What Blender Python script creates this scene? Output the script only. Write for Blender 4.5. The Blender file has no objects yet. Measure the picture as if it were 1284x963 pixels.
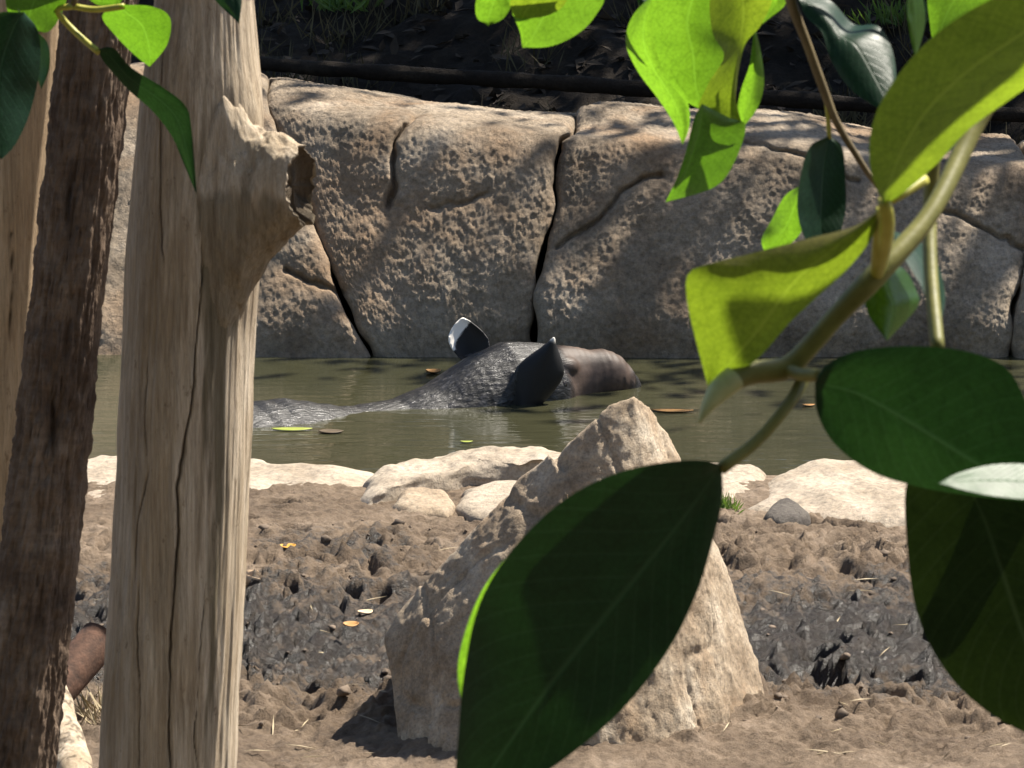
import bpy, bmesh, math, random
import numpy as np
from mathutils import Vector, Matrix

# ------------------------------------------------------------------ camera, sky, sun, exposure
scene = bpy.context.scene
col = scene.collection
F_PX, PITCH, CAM_H = 5000.0, 0.168, 1.5
cam_d = bpy.data.cameras.new('camera')
cam = bpy.data.objects.new('camera', cam_d)
col.objects.link(cam)
cam.location = (0, 0, CAM_H)
cam.rotation_euler = (math.pi / 2 - PITCH, 0, 0)
cam_d.sensor_width = 36.0
cam_d.lens = F_PX / 1284.0 * 36.0
cam_d.clip_start = 0.05
cam_d.clip_end = 2000
cam_d.dof.use_dof = True
cam_d.dof.focus_distance = 8.4
cam_d.dof.aperture_fstop = 72
scene.camera = cam

SUN_EL, SUN_A = math.radians(56), math.radians(33)     # A: from +x towards +y (behind)
SUN = np.array([math.cos(SUN_EL) * math.cos(SUN_A), math.cos(SUN_EL) * math.sin(SUN_A), math.sin(SUN_EL)])
world = bpy.data.worlds.new('World')
scene.world = world
world.use_nodes = True
wn = world.node_tree.nodes
wl = world.node_tree.links
sky = wn.new('ShaderNodeTexSky')
sky.sky_type = 'NISHITA'
sky.sun_disc = False
sky.sun_elevation = SUN_EL
sky.sun_rotation = math.atan2(SUN[0], SUN[1])
bg = wn['Background']
wl.new(sky.outputs[0], bg.inputs[0])
bg.inputs[1].default_value = 0.064
sun_d = bpy.data.lights.new('sun', 'SUN')
sun_d.energy = 5.0
sun_d.angle = math.radians(0.53)
sun_d.color = (1.0, 0.93, 0.82)
sun = bpy.data.objects.new('sun', sun_d)
col.objects.link(sun)
sun.location = (3, 2, 8)
sun.rotation_euler = Vector(SUN).to_track_quat('Z', 'Y').to_euler()
vs = scene.view_settings
vs.view_transform = 'Standard'
vs.look = 'None'
vs.gamma = 1.0
vs.use_curve_mapping = False
vs.exposure = 1.42

# ------------------------------------------------------------------ helpers
R = random.Random(7)
NR = np.random.RandomState(11)
CP, SP = math.cos(PITCH), math.sin(PITCH)


def ray(px, py):
    u = (px - 642.0) / F_PX
    v = (481.5 - py) / F_PX
    return np.array([u, CP + SP * v, -SP + CP * v])


def at(px, py, Y):
    r = ray(px, py)
    return np.array([0, 0, CAM_H]) + r * (Y / r[1])


def gnd(px, py, z=0.0):
    r = ray(px, py)
    return np.array([0, 0, CAM_H]) + r * ((z - CAM_H) / r[2])


def sm(a, b, x):
    t = np.clip((np.asarray(x, float) - a) / (b - a), 0, 1)
    return t * t * (3 - 2 * t)


def _h(i, j, k, s):
    n = (i * 374761393 + j * 668265263 + k * 2147483647 + s * 974634777) & 0xFFFFFFFF
    n = ((n ^ (n >> 13)) * 1274126177) & 0xFFFFFFFF
    n = ((n ^ (n >> 16)) * 2246822519) & 0xFFFFFFFF
    return ((n ^ (n >> 15)) & 0xFFFFFF) / float(0xFFFFFF) * 2 - 1


def noise(x, y, z=0.0, s=0):
    x, y, z = np.broadcast_arrays(np.asarray(x, float), np.asarray(y, float), np.asarray(z, float))
    xi = np.floor(x).astype(np.int64); yi = np.floor(y).astype(np.int64); zi = np.floor(z).astype(np.int64)
    fx, fy, fz = x - xi, y - yi, z - zi
    u = fx * fx * fx * (fx * (fx * 6 - 15) + 10)
    v = fy * fy * fy * (fy * (fy * 6 - 15) + 10)
    w = fz * fz * fz * (fz * (fz * 6 - 15) + 10)
    out = 0
    for a in (0, 1):
        for b in (0, 1):
            for c in (0, 1):
                wt = (u if a else 1 - u) * (v if b else 1 - v) * (w if c else 1 - w)
                out = out + wt * _h(xi + a, yi + b, zi + c, s)
    return out


def worley(x, y, s=0):
    x = np.asarray(x, float); y = np.asarray(y, float)
    xi = np.floor(x).astype(np.int64); yi = np.floor(y).astype(np.int64)
    f1 = np.full(x.shape, 9.0); f2 = np.full(x.shape, 9.0); cid = np.zeros(x.shape)
    for a in (-1, 0, 1):
        for b in (-1, 0, 1):
            cx = xi + a; cy = yi + b
            qx = cx + 0.5 + 0.48 * _h(cx, cy, 1, s); qy = cy + 0.5 + 0.48 * _h(cx, cy, 2, s)
            d = np.hypot(x - qx, y - qy)
            v = 0.5 + 0.5 * _h(cx, cy, 3, s)
            n1 = d < f1
            f2 = np.where(n1, f1, np.minimum(f2, d))
            cid = np.where(n1, v, cid)
            f1 = np.where(n1, d, f1)
    return f1, f2, cid


def fbm(x, y, z=0.0, o=4, s=0, g=0.5):
    a, t, f = 1.0, 0, 1.0
    for i in range(o):
        t = t + a * noise(np.asarray(x) * f, np.asarray(y) * f, np.asarray(z) * f, s + i * 17)
        a *= g
        f *= 2.03
    return t


def seg_dist(px, py, pts):
    d = np.full(np.shape(px), 1e9)
    for (x0, y0), (x1, y1) in zip(pts[:-1], pts[1:]):
        dx, dy = x1 - x0, y1 - y0
        t = np.clip(((px - x0) * dx + (py - y0) * dy) / (dx * dx + dy * dy + 1e-12), 0, 1)
        d = np.minimum(d, np.hypot(px - x0 - t * dx, py - y0 - t * dy))
    return d


def mesh_np(name, V, Q, smooth=True):
    V = np.asarray(V, dtype=np.float32)
    me = bpy.data.meshes.new(name)
    Q = np.asarray(Q, dtype=np.int32)
    n, k = Q.shape
    me.vertices.add(len(V)); me.vertices.foreach_set('co', V.ravel())
    me.loops.add(n * k); me.loops.foreach_set('vertex_index', Q.ravel())
    me.polygons.add(n)
    me.polygons.foreach_set('loop_start', np.arange(0, n * k, k, dtype=np.int32))
    me.polygons.foreach_set('loop_total', np.full(n, k, dtype=np.int32))
    me.polygons.foreach_set('use_smooth', np.full(n, smooth))
    me.update(calc_edges=True)
    return me


def grid_q(nu, nv, wrap=False):
    """vertices index = i*nv + j (i over u)"""
    i = np.arange(nu - 1)[:, None]
    j = np.arange(nv if wrap else nv - 1)[None, :]
    j2 = (j + 1) % nv
    a = i * nv + j; b = (i + 1) * nv + j; c = (i + 1) * nv + j2; d = i * nv + j2
    return np.stack([a, b, c, d], -1).reshape(-1, 4)


def link(name, me, m, parent=None, origin=None, **tags):
    """mesh given in world coordinates; re-based on origin / parent"""
    o = bpy.data.objects.new(name, me)
    col.objects.link(o)
    if m is not None:
        me.materials.append(M[m] if isinstance(m, str) else m)
    if origin is None:
        if parent is not None:
            p = parent
            base = np.zeros(3)
            while p is not None:
                base += np.array(p.location)
                p = p.parent
            shift = base
        else:
            n = len(me.vertices)
            c = np.empty(n * 3, dtype=np.float32); me.vertices.foreach_get('co', c)
            c = c.reshape(-1, 3)
            shift = np.array([(c[:, 0].min() + c[:, 0].max()) / 2, (c[:, 1].min() + c[:, 1].max()) / 2, c[:, 2].min()], float)
            o.location = shift
    else:
        shift = np.array(origin, float)
        o.location = shift
    me.transform(Matrix.Translation(-Vector([float(q) for q in shift])))
    if parent is not None:
        o.parent = parent
    for k, v in tags.items():
        o[k] = v
    return o


def thing(name, loc, label, category, group=None):
    o = bpy.data.objects.new(name, None)
    col.objects.link(o)
    o.empty_display_size = 0.05
    o.location = [float(q) for q in loc]
    o['label'] = label
    o['category'] = category
    if group:
        o['group'] = group
    return o


def spline(P, n):
    """Catmull-Rom through rows of P, n samples"""
    P = np.asarray(P, float)
    E = np.vstack([2 * P[0] - P[1], P, 2 * P[-1] - P[-2]])
    d = np.r_[0, np.cumsum(np.linalg.norm(np.diff(P[:, :2], axis=0), axis=1) + 1e-9)]
    t = np.linspace(0, d[-1], n)
    out = np.empty((n, P.shape[1]))
    for k, tt in enumerate(t):
        i = min(max(np.searchsorted(d, tt, 'right') - 1, 0), len(P) - 2)
        f = (tt - d[i]) / (d[i + 1] - d[i])
        p0, p1, p2, p3 = E[i], E[i + 1], E[i + 2], E[i + 3]
        out[k] = 0.5 * (2 * p1 + (p2 - p0) * f + (2 * p0 - 5 * p1 + 4 * p2 - p3) * f * f + (3 * p1 - p0 - 3 * p2 + p3) * f ** 3)
    return out


def tube(P, rad, seg=10, n=None, rough=0.0, s=0, cap=True):
    """P world points, rad list -> (V, Q)"""
    P = np.asarray(P, float)
    D = np.column_stack([P, np.asarray(rad, float)])
    if n:
        D = spline3(D, n)
    C, r = D[:, :3], D[:, 3]
    T = np.gradient(C, axis=0)
    T /= np.linalg.norm(T, axis=1)[:, None] + 1e-12
    ref = np.array([0.3, -0.9, 0.1]) if abs(T[0][1]) < 0.8 else np.array([1.0, 0, 0.1])
    A = np.cross(T, ref); A /= np.linalg.norm(A, axis=1)[:, None] + 1e-12
    B = np.cross(T, A)
    th = np.linspace(0, 2 * math.pi, seg, endpoint=False)
    V = C[:, None, :] + r[:, None, None] * (np.cos(th)[None, :, None] * A[:, None, :] + np.sin(th)[None, :, None] * B[:, None, :])
    if rough:
        nz = fbm(V[..., 0] / rough * 1.0, V[..., 1] / rough, V[..., 2] / rough, 3, s)
        dirn = V - C[:, None, :]
        V = V + dirn * nz[..., None] * 0.18
    V = V.reshape(-1, 3)
    Q = grid_q(len(C), seg, True)
    if cap:
        n0 = len(V)
        V = np.vstack([V, C[0], C[-1]])
        k = np.arange(seg); k2 = (k + 1) % seg
        q0 = np.stack([np.full(seg, n0), k, k2, k2], -1)
        b = (len(C) - 1) * seg
        q1 = np.stack([np.full(seg, n0 + 1), b + k2, b + k, b + k], -1)
        return V, Q, np.vstack([q0, q1])[:, :3]
    return V, Q, None


def spline3(D, n):
    D = np.asarray(D, float)
    E = np.vstack([2 * D[0] - D[1], D, 2 * D[-1] - D[-2]])
    d = np.r_[0, np.cumsum(np.linalg.norm(np.diff(D[:, :3], axis=0), axis=1) + 1e-9)]
    out = np.empty((n, D.shape[1]))
    for k, tt in enumerate(np.linspace(0, d[-1], n)):
        i = min(max(np.searchsorted(d, tt, 'right') - 1, 0), len(D) - 2)
        f = (tt - d[i]) / (d[i + 1] - d[i])
        p0, p1, p2, p3 = E[i], E[i + 1], E[i + 2], E[i + 3]
        out[k] = 0.5 * (2 * p1 + (p2 - p0) * f + (2 * p0 - 5 * p1 + 4 * p2 - p3) * f * f + (3 * p1 - p0 - 3 * p2 + p3) * f ** 3)
    return out


def mesh_vqt(name, V, Q, T=None, smooth=True):
    """quads + optional tris"""
    if T is None:
        return mesh_np(name, V, Q, smooth)
    V = np.asarray(V, dtype=np.float32)
    me = bpy.data.meshes.new(name)
    idx = np.concatenate([Q.ravel(), T.ravel()]).astype(np.int32)
    tot = np.concatenate([np.full(len(Q), 4), np.full(len(T), 3)]).astype(np.int32)
    me.vertices.add(len(V)); me.vertices.foreach_set('co', V.ravel())
    me.loops.add(len(idx)); me.loops.foreach_set('vertex_index', idx)
    me.polygons.add(len(tot))
    me.polygons.foreach_set('loop_start', np.r_[0, np.cumsum(tot)[:-1]].astype(np.int32))
    me.polygons.foreach_set('loop_total', tot)
    me.polygons.foreach_set('use_smooth', np.full(len(tot), smooth))
    me.update(calc_edges=True)
    return me


def attr(me, name, arr):
    a = me.attributes.new(name, 'FLOAT', 'POINT')
    a.data.foreach_set('value', np.asarray(arr, dtype=np.float32).ravel())


# ------------------------------------------------------------------ materials
M = {}


class NT:
    def __init__(s, name):
        s.m = bpy.data.materials.new(name)
        s.m.use_nodes = True
        s.t = s.m.node_tree
        s.n = s.t.nodes
        s.b = s.n['Principled BSDF']
        s.out = s.n['Material Output']
        M[name] = s.m

    def N(s, typ, **kw):
        nd = s.n.new('ShaderNode' + typ)
        for k, v in kw.items():
            setattr(nd, k, v)
        return nd

    def L(s, a, b):
        s.t.links.new(a, b)

    def coord(s, scale=(1, 1, 1), rot=(0, 0, 0)):
        c = s.N('TexCoord')
        mp = s.N('Mapping')
        mp.inputs['Scale'].default_value = scale
        mp.inputs['Rotation'].default_value = rot
        s.L(c.outputs['Object'], mp.inputs[0])
        return mp.outputs[0]

    def noise(s, vec, scale, detail=6, rough=0.6, dist=0.0):
        nd = s.N('TexNoise')
        nd.inputs['Scale'].default_value = scale
        nd.inputs['Detail'].default_value = detail
        nd.inputs['Roughness'].default_value = rough
        nd.inputs['Distortion'].default_value = dist
        s.L(vec, nd.inputs['Vector'])
        return nd.outputs['Fac']

    def vor(s, vec, scale, feature='F1'):
        nd = s.N('TexVoronoi', feature=feature)
        nd.inputs['Scale'].default_value = scale
        s.L(vec, nd.inputs['Vector'])
        return nd.outputs['Distance']

    def ramp(s, fac, stops):
        nd = s.N('ValToRGB')
        e = nd.color_ramp.elements
        while len(e) < len(stops):
            e.new(0.5)
        for q, (p, c) in zip(e, stops):
            q.position = p
            q.color = (c[0], c[1], c[2], 1) if len(c) == 3 else c
        s.L(fac, nd.inputs[0])
        return nd.outputs[0]

    def mix(s, fac, a, b, mode='MIX'):
        nd = s.N('MixRGB', blend_type=mode)
        for sock, v in ((nd.inputs[0], fac), (nd.inputs[1], a), (nd.inputs[2], b)):
            if hasattr(v, 'is_output') or hasattr(v, 'links'):
                s.L(v, sock)
            elif isinstance(v, (int, float)):
                sock.default_value = v
            else:
                sock.default_value = (v[0], v[1], v[2], 1)
        return nd.outputs[0]

    def math(s, op, a, b=0.0, clamp=False):
        nd = s.N('Math', operation=op, use_clamp=clamp)
        for sock, v in ((nd.inputs[0], a), (nd.inputs[1], b)):
            if isinstance(v, (int, float)):
                sock.default_value = v
            else:
                s.L(v, sock)
        return nd.outputs[0]

    def attr(s, name):
        nd = s.N('Attribute')
        nd.attribute_name = name
        return nd

    def color(s, c):
        if isinstance(c, tuple):
            s.b.inputs['Base Color'].default_value = (*c, 1)
        else:
            s.L(c, s.b.inputs['Base Color'])
        return s

    def rough(s, r):
        if isinstance(r, (int, float)):
            s.b.inputs['Roughness'].default_value = r
        else:
            s.L(r, s.b.inputs['Roughness'])
        return s

    def spec(s, v):
        s.b.inputs['Specular IOR Level'].default_value = v
        return s

    def bump(s, h, strength=0.5, dist=0.01, prev=None):
        nd = s.N('Bump')
        nd.inputs['Strength'].default_value = strength
        nd.inputs['Distance'].default_value = dist
        s.L(h, nd.inputs['Height'])
        if prev is not None:
            s.L(prev, nd.inputs['Normal'])
        s.L(nd.outputs[0], s.b.inputs['Normal'])
        return nd.outputs[0]


def m_rock(name, dark, mid, light, warm, scale=1.0, bump=0.6, warm_lo=0.55):
    t = NT(name)
    v = t.coord()
    a = t.noise(v, 5 * scale, 8, 0.65)
    c = t.ramp(a, [(0.3, dark), (0.5, mid), (0.72, light)])
    w = t.ramp(t.noise(v, 2.3 * scale, 5, 0.6, 0.6), [(warm_lo, (0, 0, 0)), (warm_lo + 0.15, (1, 1, 1))])
    c = t.mix(t.math('MULTIPLY', w, 0.75), c, warm)
    f = t.noise(v, 70 * scale, 6, 0.75)
    c = t.mix(0.75, c, t.ramp(f, [(0.3, (0.35, 0.35, 0.35)), (0.5, (0.85, 0.85, 0.85)), (0.7, (1.3, 1.27, 1.2))]), 'MULTIPLY')
    p = t.ramp(t.vor(v, 130 * scale), [(0.1, (0.55, 0.52, 0.48)), (0.35, (1, 1, 1))])
    c = t.mix(0.4, c, p, 'MULTIPLY')
    t.color(c).rough(0.85).spec(0.3)
    n = t.bump(t.noise(v, 45 * scale, 8, 0.75), bump, 0.02)
    t.bump(t.noise(v, 220 * scale, 4, 0.7), bump * 0.7, 0.004, n)
    return t


m_rock('wall_rock', (0.14, 0.103, 0.068), (0.26, 0.205, 0.145), (0.41, 0.34, 0.26), (0.24, 0.15, 0.082), 1.0, 0.6, 0.47)
m_rock('bank_stone', (0.24, 0.19, 0.135), (0.39, 0.325, 0.25), (0.48, 0.41, 0.33), (0.33, 0.25, 0.17), 1.3, 0.5, 0.52)
m_rock('standing_stone', (0.19, 0.135, 0.085), (0.36, 0.28, 0.195), (0.56, 0.48, 0.375), (0.34, 0.225, 0.13), 2.2, 0.5)
m_rock('dark_stone', (0.06, 0.05, 0.045), (0.11, 0.095, 0.08), (0.17, 0.15, 0.13), (0.10, 0.08, 0.06), 2.0, 0.6)


def m_mud():
    t = NT('mud')
    v = t.coord()
    wet = t.attr('wet').outputs['Fac']
    a = t.noise(v, 6, 8, 0.65)
    dry = t.ramp(a, [(0.3, (0.105, 0.074, 0.049)), (0.55, (0.195, 0.145, 0.100)), (0.75, (0.32, 0.252, 0.188))])
    dry = t.mix(0.7, dry, t.ramp(t.noise(v, 60, 6, 0.7), [(0.3, (0.5, 0.48, 0.46)), (0.6, (1.15, 1.12, 1.1))]), 'MULTIPLY')
    wc = t.ramp(t.noise(v, 25, 6, 0.6), [(0.35, (0.013, 0.0095, 0.007)), (0.7, (0.038, 0.028, 0.020))])
    w = t.math('ADD', wet, t.math('MULTIPLY', t.math('SUBTRACT', t.noise(v, 30, 8, 0.72), 0.5), 2.3))
    w = t.ramp(w, [(0.30, (0, 0, 0)), (0.66, (1, 1, 1))])
    t.color(t.mix(w, dry, wc))
    r = t.ramp(w, [(0.0, (0.92,) * 3), (1.0, (0.33,) * 3)])
    t.rough(r).spec(0.3)
    n = t.bump(t.noise(v, 70, 9, 0.75), 0.9, 0.015)
    t.bump(t.noise(v, 260, 4, 0.7), 0.6, 0.003, n)


m_mud()


def m_hill():
    t = NT('hill_soil')
    v = t.coord()
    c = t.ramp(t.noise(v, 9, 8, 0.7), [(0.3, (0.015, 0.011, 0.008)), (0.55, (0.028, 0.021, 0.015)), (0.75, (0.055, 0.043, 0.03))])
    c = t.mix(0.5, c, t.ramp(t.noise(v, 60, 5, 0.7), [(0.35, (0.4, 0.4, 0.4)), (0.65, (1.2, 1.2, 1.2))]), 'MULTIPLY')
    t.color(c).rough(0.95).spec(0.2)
    t.bump(t.noise(v, 40, 8, 0.75), 1.0, 0.03)


m_hill()


def m_water():
    t = NT('pond_water')
    v = t.coord()
    c = t.ramp(t.noise(v, 1.6, 4, 0.6, 0.4), [(0.3, (0.029, 0.029, 0.015)), (0.7, (0.042, 0.041, 0.022))])
    t.color(c).rough(0.015).spec(0.5)
    t.b.inputs['IOR'].default_value = 1.333
    v2 = t.coord((3.0, 14.0, 1))
    n = t.bump(t.noise(v2, 1.5, 3, 0.5, 0.4), 0.14, 0.02)
    t.bump(t.noise(t.coord((10, 60, 1)), 1.2, 2, 0.5), 0.03, 0.01, n)


m_water()


def m_wood(name, dark, mid, light, stain_shade, long=0.07):
    t = NT(name)
    fib = t.noise(t.coord((1, 1, long)), 75, 10, 0.78, 0.35)
    c = t.ramp(fib, [(0.30, dark), (0.48, mid), (0.66, light)])
    st = t.ramp(t.noise(t.coord((1, 1, 0.22)), 16, 6, 0.65, 0.6), [(0.44, (0, 0, 0)), (0.62, (1, 1, 1))])
    c = t.mix(t.math('MULTIPLY', st, 0.6), c, stain_shade)
    fine = t.noise(t.coord((1, 1, 0.035)), 330, 6, 0.8)
    c = t.mix(0.55, c, t.ramp(fine, [(0.33, (0.38, 0.36, 0.34)), (0.5, (0.95, 0.95, 0.95)), (0.66, (1.25, 1.24, 1.2))]), 'MULTIPLY')
    spk = t.ramp(t.noise(t.coord((1, 1, 0.5)), 120, 4, 0.7), [(0.62, (1, 1, 1)), (0.72, (0.5, 0.46, 0.42))])
    c = t.mix(0.8, c, spk, 'MULTIPLY')
    sa = t.attr('stain_shade').outputs['Fac']
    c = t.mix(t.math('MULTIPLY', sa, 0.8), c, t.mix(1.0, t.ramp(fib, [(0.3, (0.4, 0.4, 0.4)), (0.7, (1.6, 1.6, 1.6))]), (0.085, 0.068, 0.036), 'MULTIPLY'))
    ck = t.attr('crack').outputs['Fac']
    c = t.mix(t.math('MULTIPLY', ck, 0.88), c, (0.03, 0.02, 0.013))
    t.color(c).rough(0.85).spec(0.2)
    n = t.bump(fib, 0.8, 0.006)
    t.bump(fine, 0.8, 0.0016, n)


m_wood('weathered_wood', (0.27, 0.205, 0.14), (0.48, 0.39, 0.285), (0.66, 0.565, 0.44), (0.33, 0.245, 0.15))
m_wood('pale_wood', (0.34, 0.24, 0.145), (0.54, 0.40, 0.255), (0.68, 0.53, 0.36), (0.44, 0.29, 0.16))


def m_bark():
    t = NT('dark_bark')
    v = t.coord((1, 1, 0.45))
    c = t.ramp(t.noise(v, 22, 8, 0.7, 0.4), [(0.3, (0.048, 0.030, 0.020)), (0.5, (0.125, 0.086, 0.058)), (0.72, (0.24, 0.18, 0.13))])
    c = t.mix(0.6, c, t.ramp(t.noise(t.coord((0.6, 0.6, 2.2)), 60, 5, 0.7), [(0.3, (0.5, 0.47, 0.45)), (0.6, (1.1, 1.1, 1.1))]), 'MULTIPLY')
    c = t.mix(t.math('MULTIPLY', t.attr('crack').outputs['Fac'], 0.9), c, (0.03, 0.02, 0.014))
    t.color(c).rough(0.85).spec(0.25)
    t.bump(t.noise(v, 60, 8, 0.7), 0.7, 0.006)


m_bark()


def m_leaf(name, top, trans, f=0.4, rough=0.38, vein=(2.2, 1.9, 1.6), spec=0.35):
    t = NT(name)
    uv = t.N('UVMap')
    sep = t.N('SeparateXYZ')
    t.L(uv.outputs[0], sep.inputs[0])
    u, vv = sep.outputs[0], sep.outputs[1]           # u across 0..1 (0.5 midrib), v along 0..1
    ab = t.math('ABSOLUTE', t.math('SUBTRACT', u, 0.5))
    ph = t.math('SUBTRACT', t.math('MULTIPLY', vv, 15.0), t.math('MULTIPLY', ab, 7.0))
    sn = t.math('ABSOLUTE', t.math('SUBTRACT', t.math('FRACT', ph), 0.5))
    lat = t.ramp(sn, [(0.0, (1, 1, 1)), (0.07, (0, 0, 0))])
    mid = t.ramp(ab, [(0.0, (1, 1, 1)), (0.022, (0, 0, 0))])
    vf = t.math('MAXIMUM', t.math('MULTIPLY', lat, 0.32), t.math('MULTIPLY', mid, 0.8))
    obj = t.coord()
    mott = t.ramp(t.noise(obj, 45, 5, 0.6), [(0.3, (0.78, 0.8, 0.75)), (0.7, (1.15, 1.12, 1.1))])
    fine = t.ramp(t.noise(obj, 500, 3, 0.6), [(0.3, (0.9, 0.9, 0.9)), (0.7, (1.08, 1.08, 1.08))])
    net = t.ramp(t.vor(obj, 330, 'DISTANCE_TO_EDGE'), [(0.0, (0.74, 0.76, 0.72)), (0.09, (1.02, 1.02, 1.02))])
    net2 = t.ramp(t.vor(obj, 95, 'DISTANCE_TO_EDGE'), [(0.0, (0.78, 0.8, 0.76)), (0.05, (1.02, 1.02, 1.02))])
    mott = t.mix(1.0, mott, fine, 'MULTIPLY')
    mott = t.mix(1.0, mott, net, 'MULTIPLY')
    mott = t.mix(0.8, mott, net2, 'MULTIPLY')
    c = t.mix(1.0, top, mott, 'MULTIPLY')
    c = t.mix(vf, c, tuple(min(1, a * b + 0.01) for a, b in zip(top, vein)))
    t.color(c).rough(rough).spec(spec)
    tr = t.N('BsdfTranslucent')
    tc = t.mix(1.0, trans, mott, 'MULTIPLY')
    tc = t.mix(vf, tc, tuple(min(1, a * 1.25 + 0.01) for a in trans))
    t.L(tc, tr.inputs[0])
    mx = t.N('MixShader')
    mx.inputs[0].default_value = f
    t.L(t.b.outputs[0], mx.inputs[1])
    t.L(tr.outputs[0], mx.inputs[2])
    t.L(mx.outputs[0], t.out.inputs[0])
    t.bump(t.math('SUBTRACT', t.noise(obj, 120, 4, 0.6), t.math('MULTIPLY', vf, 1.2)), 0.25, 0.0012)


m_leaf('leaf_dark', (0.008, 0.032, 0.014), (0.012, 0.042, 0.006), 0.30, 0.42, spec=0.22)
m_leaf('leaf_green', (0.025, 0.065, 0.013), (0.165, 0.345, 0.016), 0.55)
m_leaf('leaf_olive', (0.095, 0.080, 0.018), (0.25, 0.37, 0.018), 0.45, 0.6)
m_leaf('leaf_mid', (0.02, 0.055, 0.012), (0.13, 0.30, 0.012), 0.45)


def m_plain(name, c0, c1, rough=0.6, scale=60, bump=0.2, trans=None):
    t = NT(name)
    v = t.coord()
    n = t.noise(v, scale, 5, 0.65)
    t.color(t.ramp(n, [(0.3, c0), (0.7, c1)])).rough(rough).spec(0.35)
    t.bump(n, bump, 0.002)
    if trans:
        tr = t.N('BsdfTranslucent')
        tr.inputs[0].default_value = (*trans, 1)
        mx = t.N('MixShader')
        mx.inputs[0].default_value = 0.35
        t.L(t.b.outputs[0], mx.inputs[1]); t.L(tr.outputs[0], mx.inputs[2]); t.L(mx.outputs[0], t.out.inputs[0])


m_plain('green_stem', (0.10, 0.10, 0.02), (0.19, 0.18, 0.045), 0.5)
m_plain('yellow_stem', (0.26, 0.25, 0.03), (0.36, 0.34, 0.06), 0.45)
m_plain('woody_stem', (0.09, 0.065, 0.03), (0.17, 0.13, 0.06), 0.7)
m_plain('pale_bud', (0.30, 0.32, 0.13), (0.45, 0.46, 0.24), 0.5, 80)
m_plain('pipe_brown', (0.035, 0.018, 0.011), (0.12, 0.06, 0.036), 0.85, 70, 0.8)
m_plain('cut_end', (0.02, 0.016, 0.014), (0.05, 0.042, 0.036), 0.8, 60)
m_plain('yellow_leaf', (0.40, 0.19, 0.02), (0.50, 0.28, 0.05), 0.55, 50)
m_plain('orange_leaf', (0.26, 0.12, 0.03), (0.40, 0.22, 0.08), 0.6, 50)
m_plain('tan_leaf', (0.44, 0.30, 0.18), (0.62, 0.46, 0.30), 0.65, 50)
m_plain('lime_leaf', (0.18, 0.22, 0.03), (0.28, 0.31, 0.06), 0.5, 50)
m_plain('brown_leaf', (0.05, 0.035, 0.02), (0.10, 0.07, 0.04), 0.6, 50)
m_plain('straw', (0.26, 0.20, 0.115), (0.40, 0.33, 0.21), 0.7, 40)
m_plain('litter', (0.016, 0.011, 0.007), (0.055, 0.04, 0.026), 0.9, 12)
m_plain('dry_grass', (0.04, 0.034, 0.015), (0.09, 0.075, 0.035), 0.9, 8)
m_plain('grass', (0.05, 0.10, 0.02), (0.11, 0.17, 0.04), 0.6, 20, 0.1, (0.14, 0.24, 0.03))
m_plain('crown_leaf', (0.035, 0.06, 0.015), (0.07, 0.11, 0.03), 0.5, 8, 0.1, (0.10, 0.18, 0.02))
m_plain('clod', (0.06, 0.044, 0.031), (0.18, 0.135, 0.098), 0.9, 7, 0.8)
m_plain('eye', (0.008, 0.006, 0.005), (0.015, 0.012, 0.01), 0.1)


def m_tapir():
    t = NT('tapir_hide')
    v = t.coord()
    pink = t.attr('pink').outputs['Fac']
    white = t.attr('white').outputs['Fac']
    fur = t.noise(t.coord((0.22, 1.0, 0.5), (0, 0.6, 0)), 170, 5, 0.65, 0.3)
    ea = t.attr('ear').outputs['Fac']
    dk = t.ramp(fur, [(0.42, (0.007, 0.0065, 0.006)), (0.55, (0.022, 0.021, 0.021)), (0.68, (0.085, 0.081, 0.080))])
    pk = t.ramp(t.noise(v, 18, 6, 0.65), [(0.3, (0.030, 0.019, 0.014)), (0.55, (0.066, 0.042, 0.030)), (0.75, (0.11, 0.073, 0.054))])
    pk = t.mix(0.5, pk, t.ramp(t.noise(v, 120, 4, 0.7), [(0.3, (0.7, 0.7, 0.7)), (0.65, (1.1, 1.1, 1.1))]), 'MULTIPLY')
    c = t.mix(pink, dk, pk)
    c = t.mix(ea, c, (0.006, 0.0055, 0.0055))
    c = t.mix(white, c, (0.7, 0.66, 0.6))
    t.color(c).rough(t.mix(t.math('MAXIMUM', pink, ea), t.ramp(fur, [(0.42, (0.45,) * 3), (0.62, (0.22,) * 3)]), (0.6, 0.6, 0.6))).spec(0.32)
    n = t.bump(t.math('MULTIPLY', fur, t.math('SUBTRACT', 1.02, t.math('MAXIMUM', pink, ea))), 0.5, 0.008)
    t.bump(t.noise(v, 60, 5, 0.6), 0.12, 0.006, n)


m_tapir()

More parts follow.
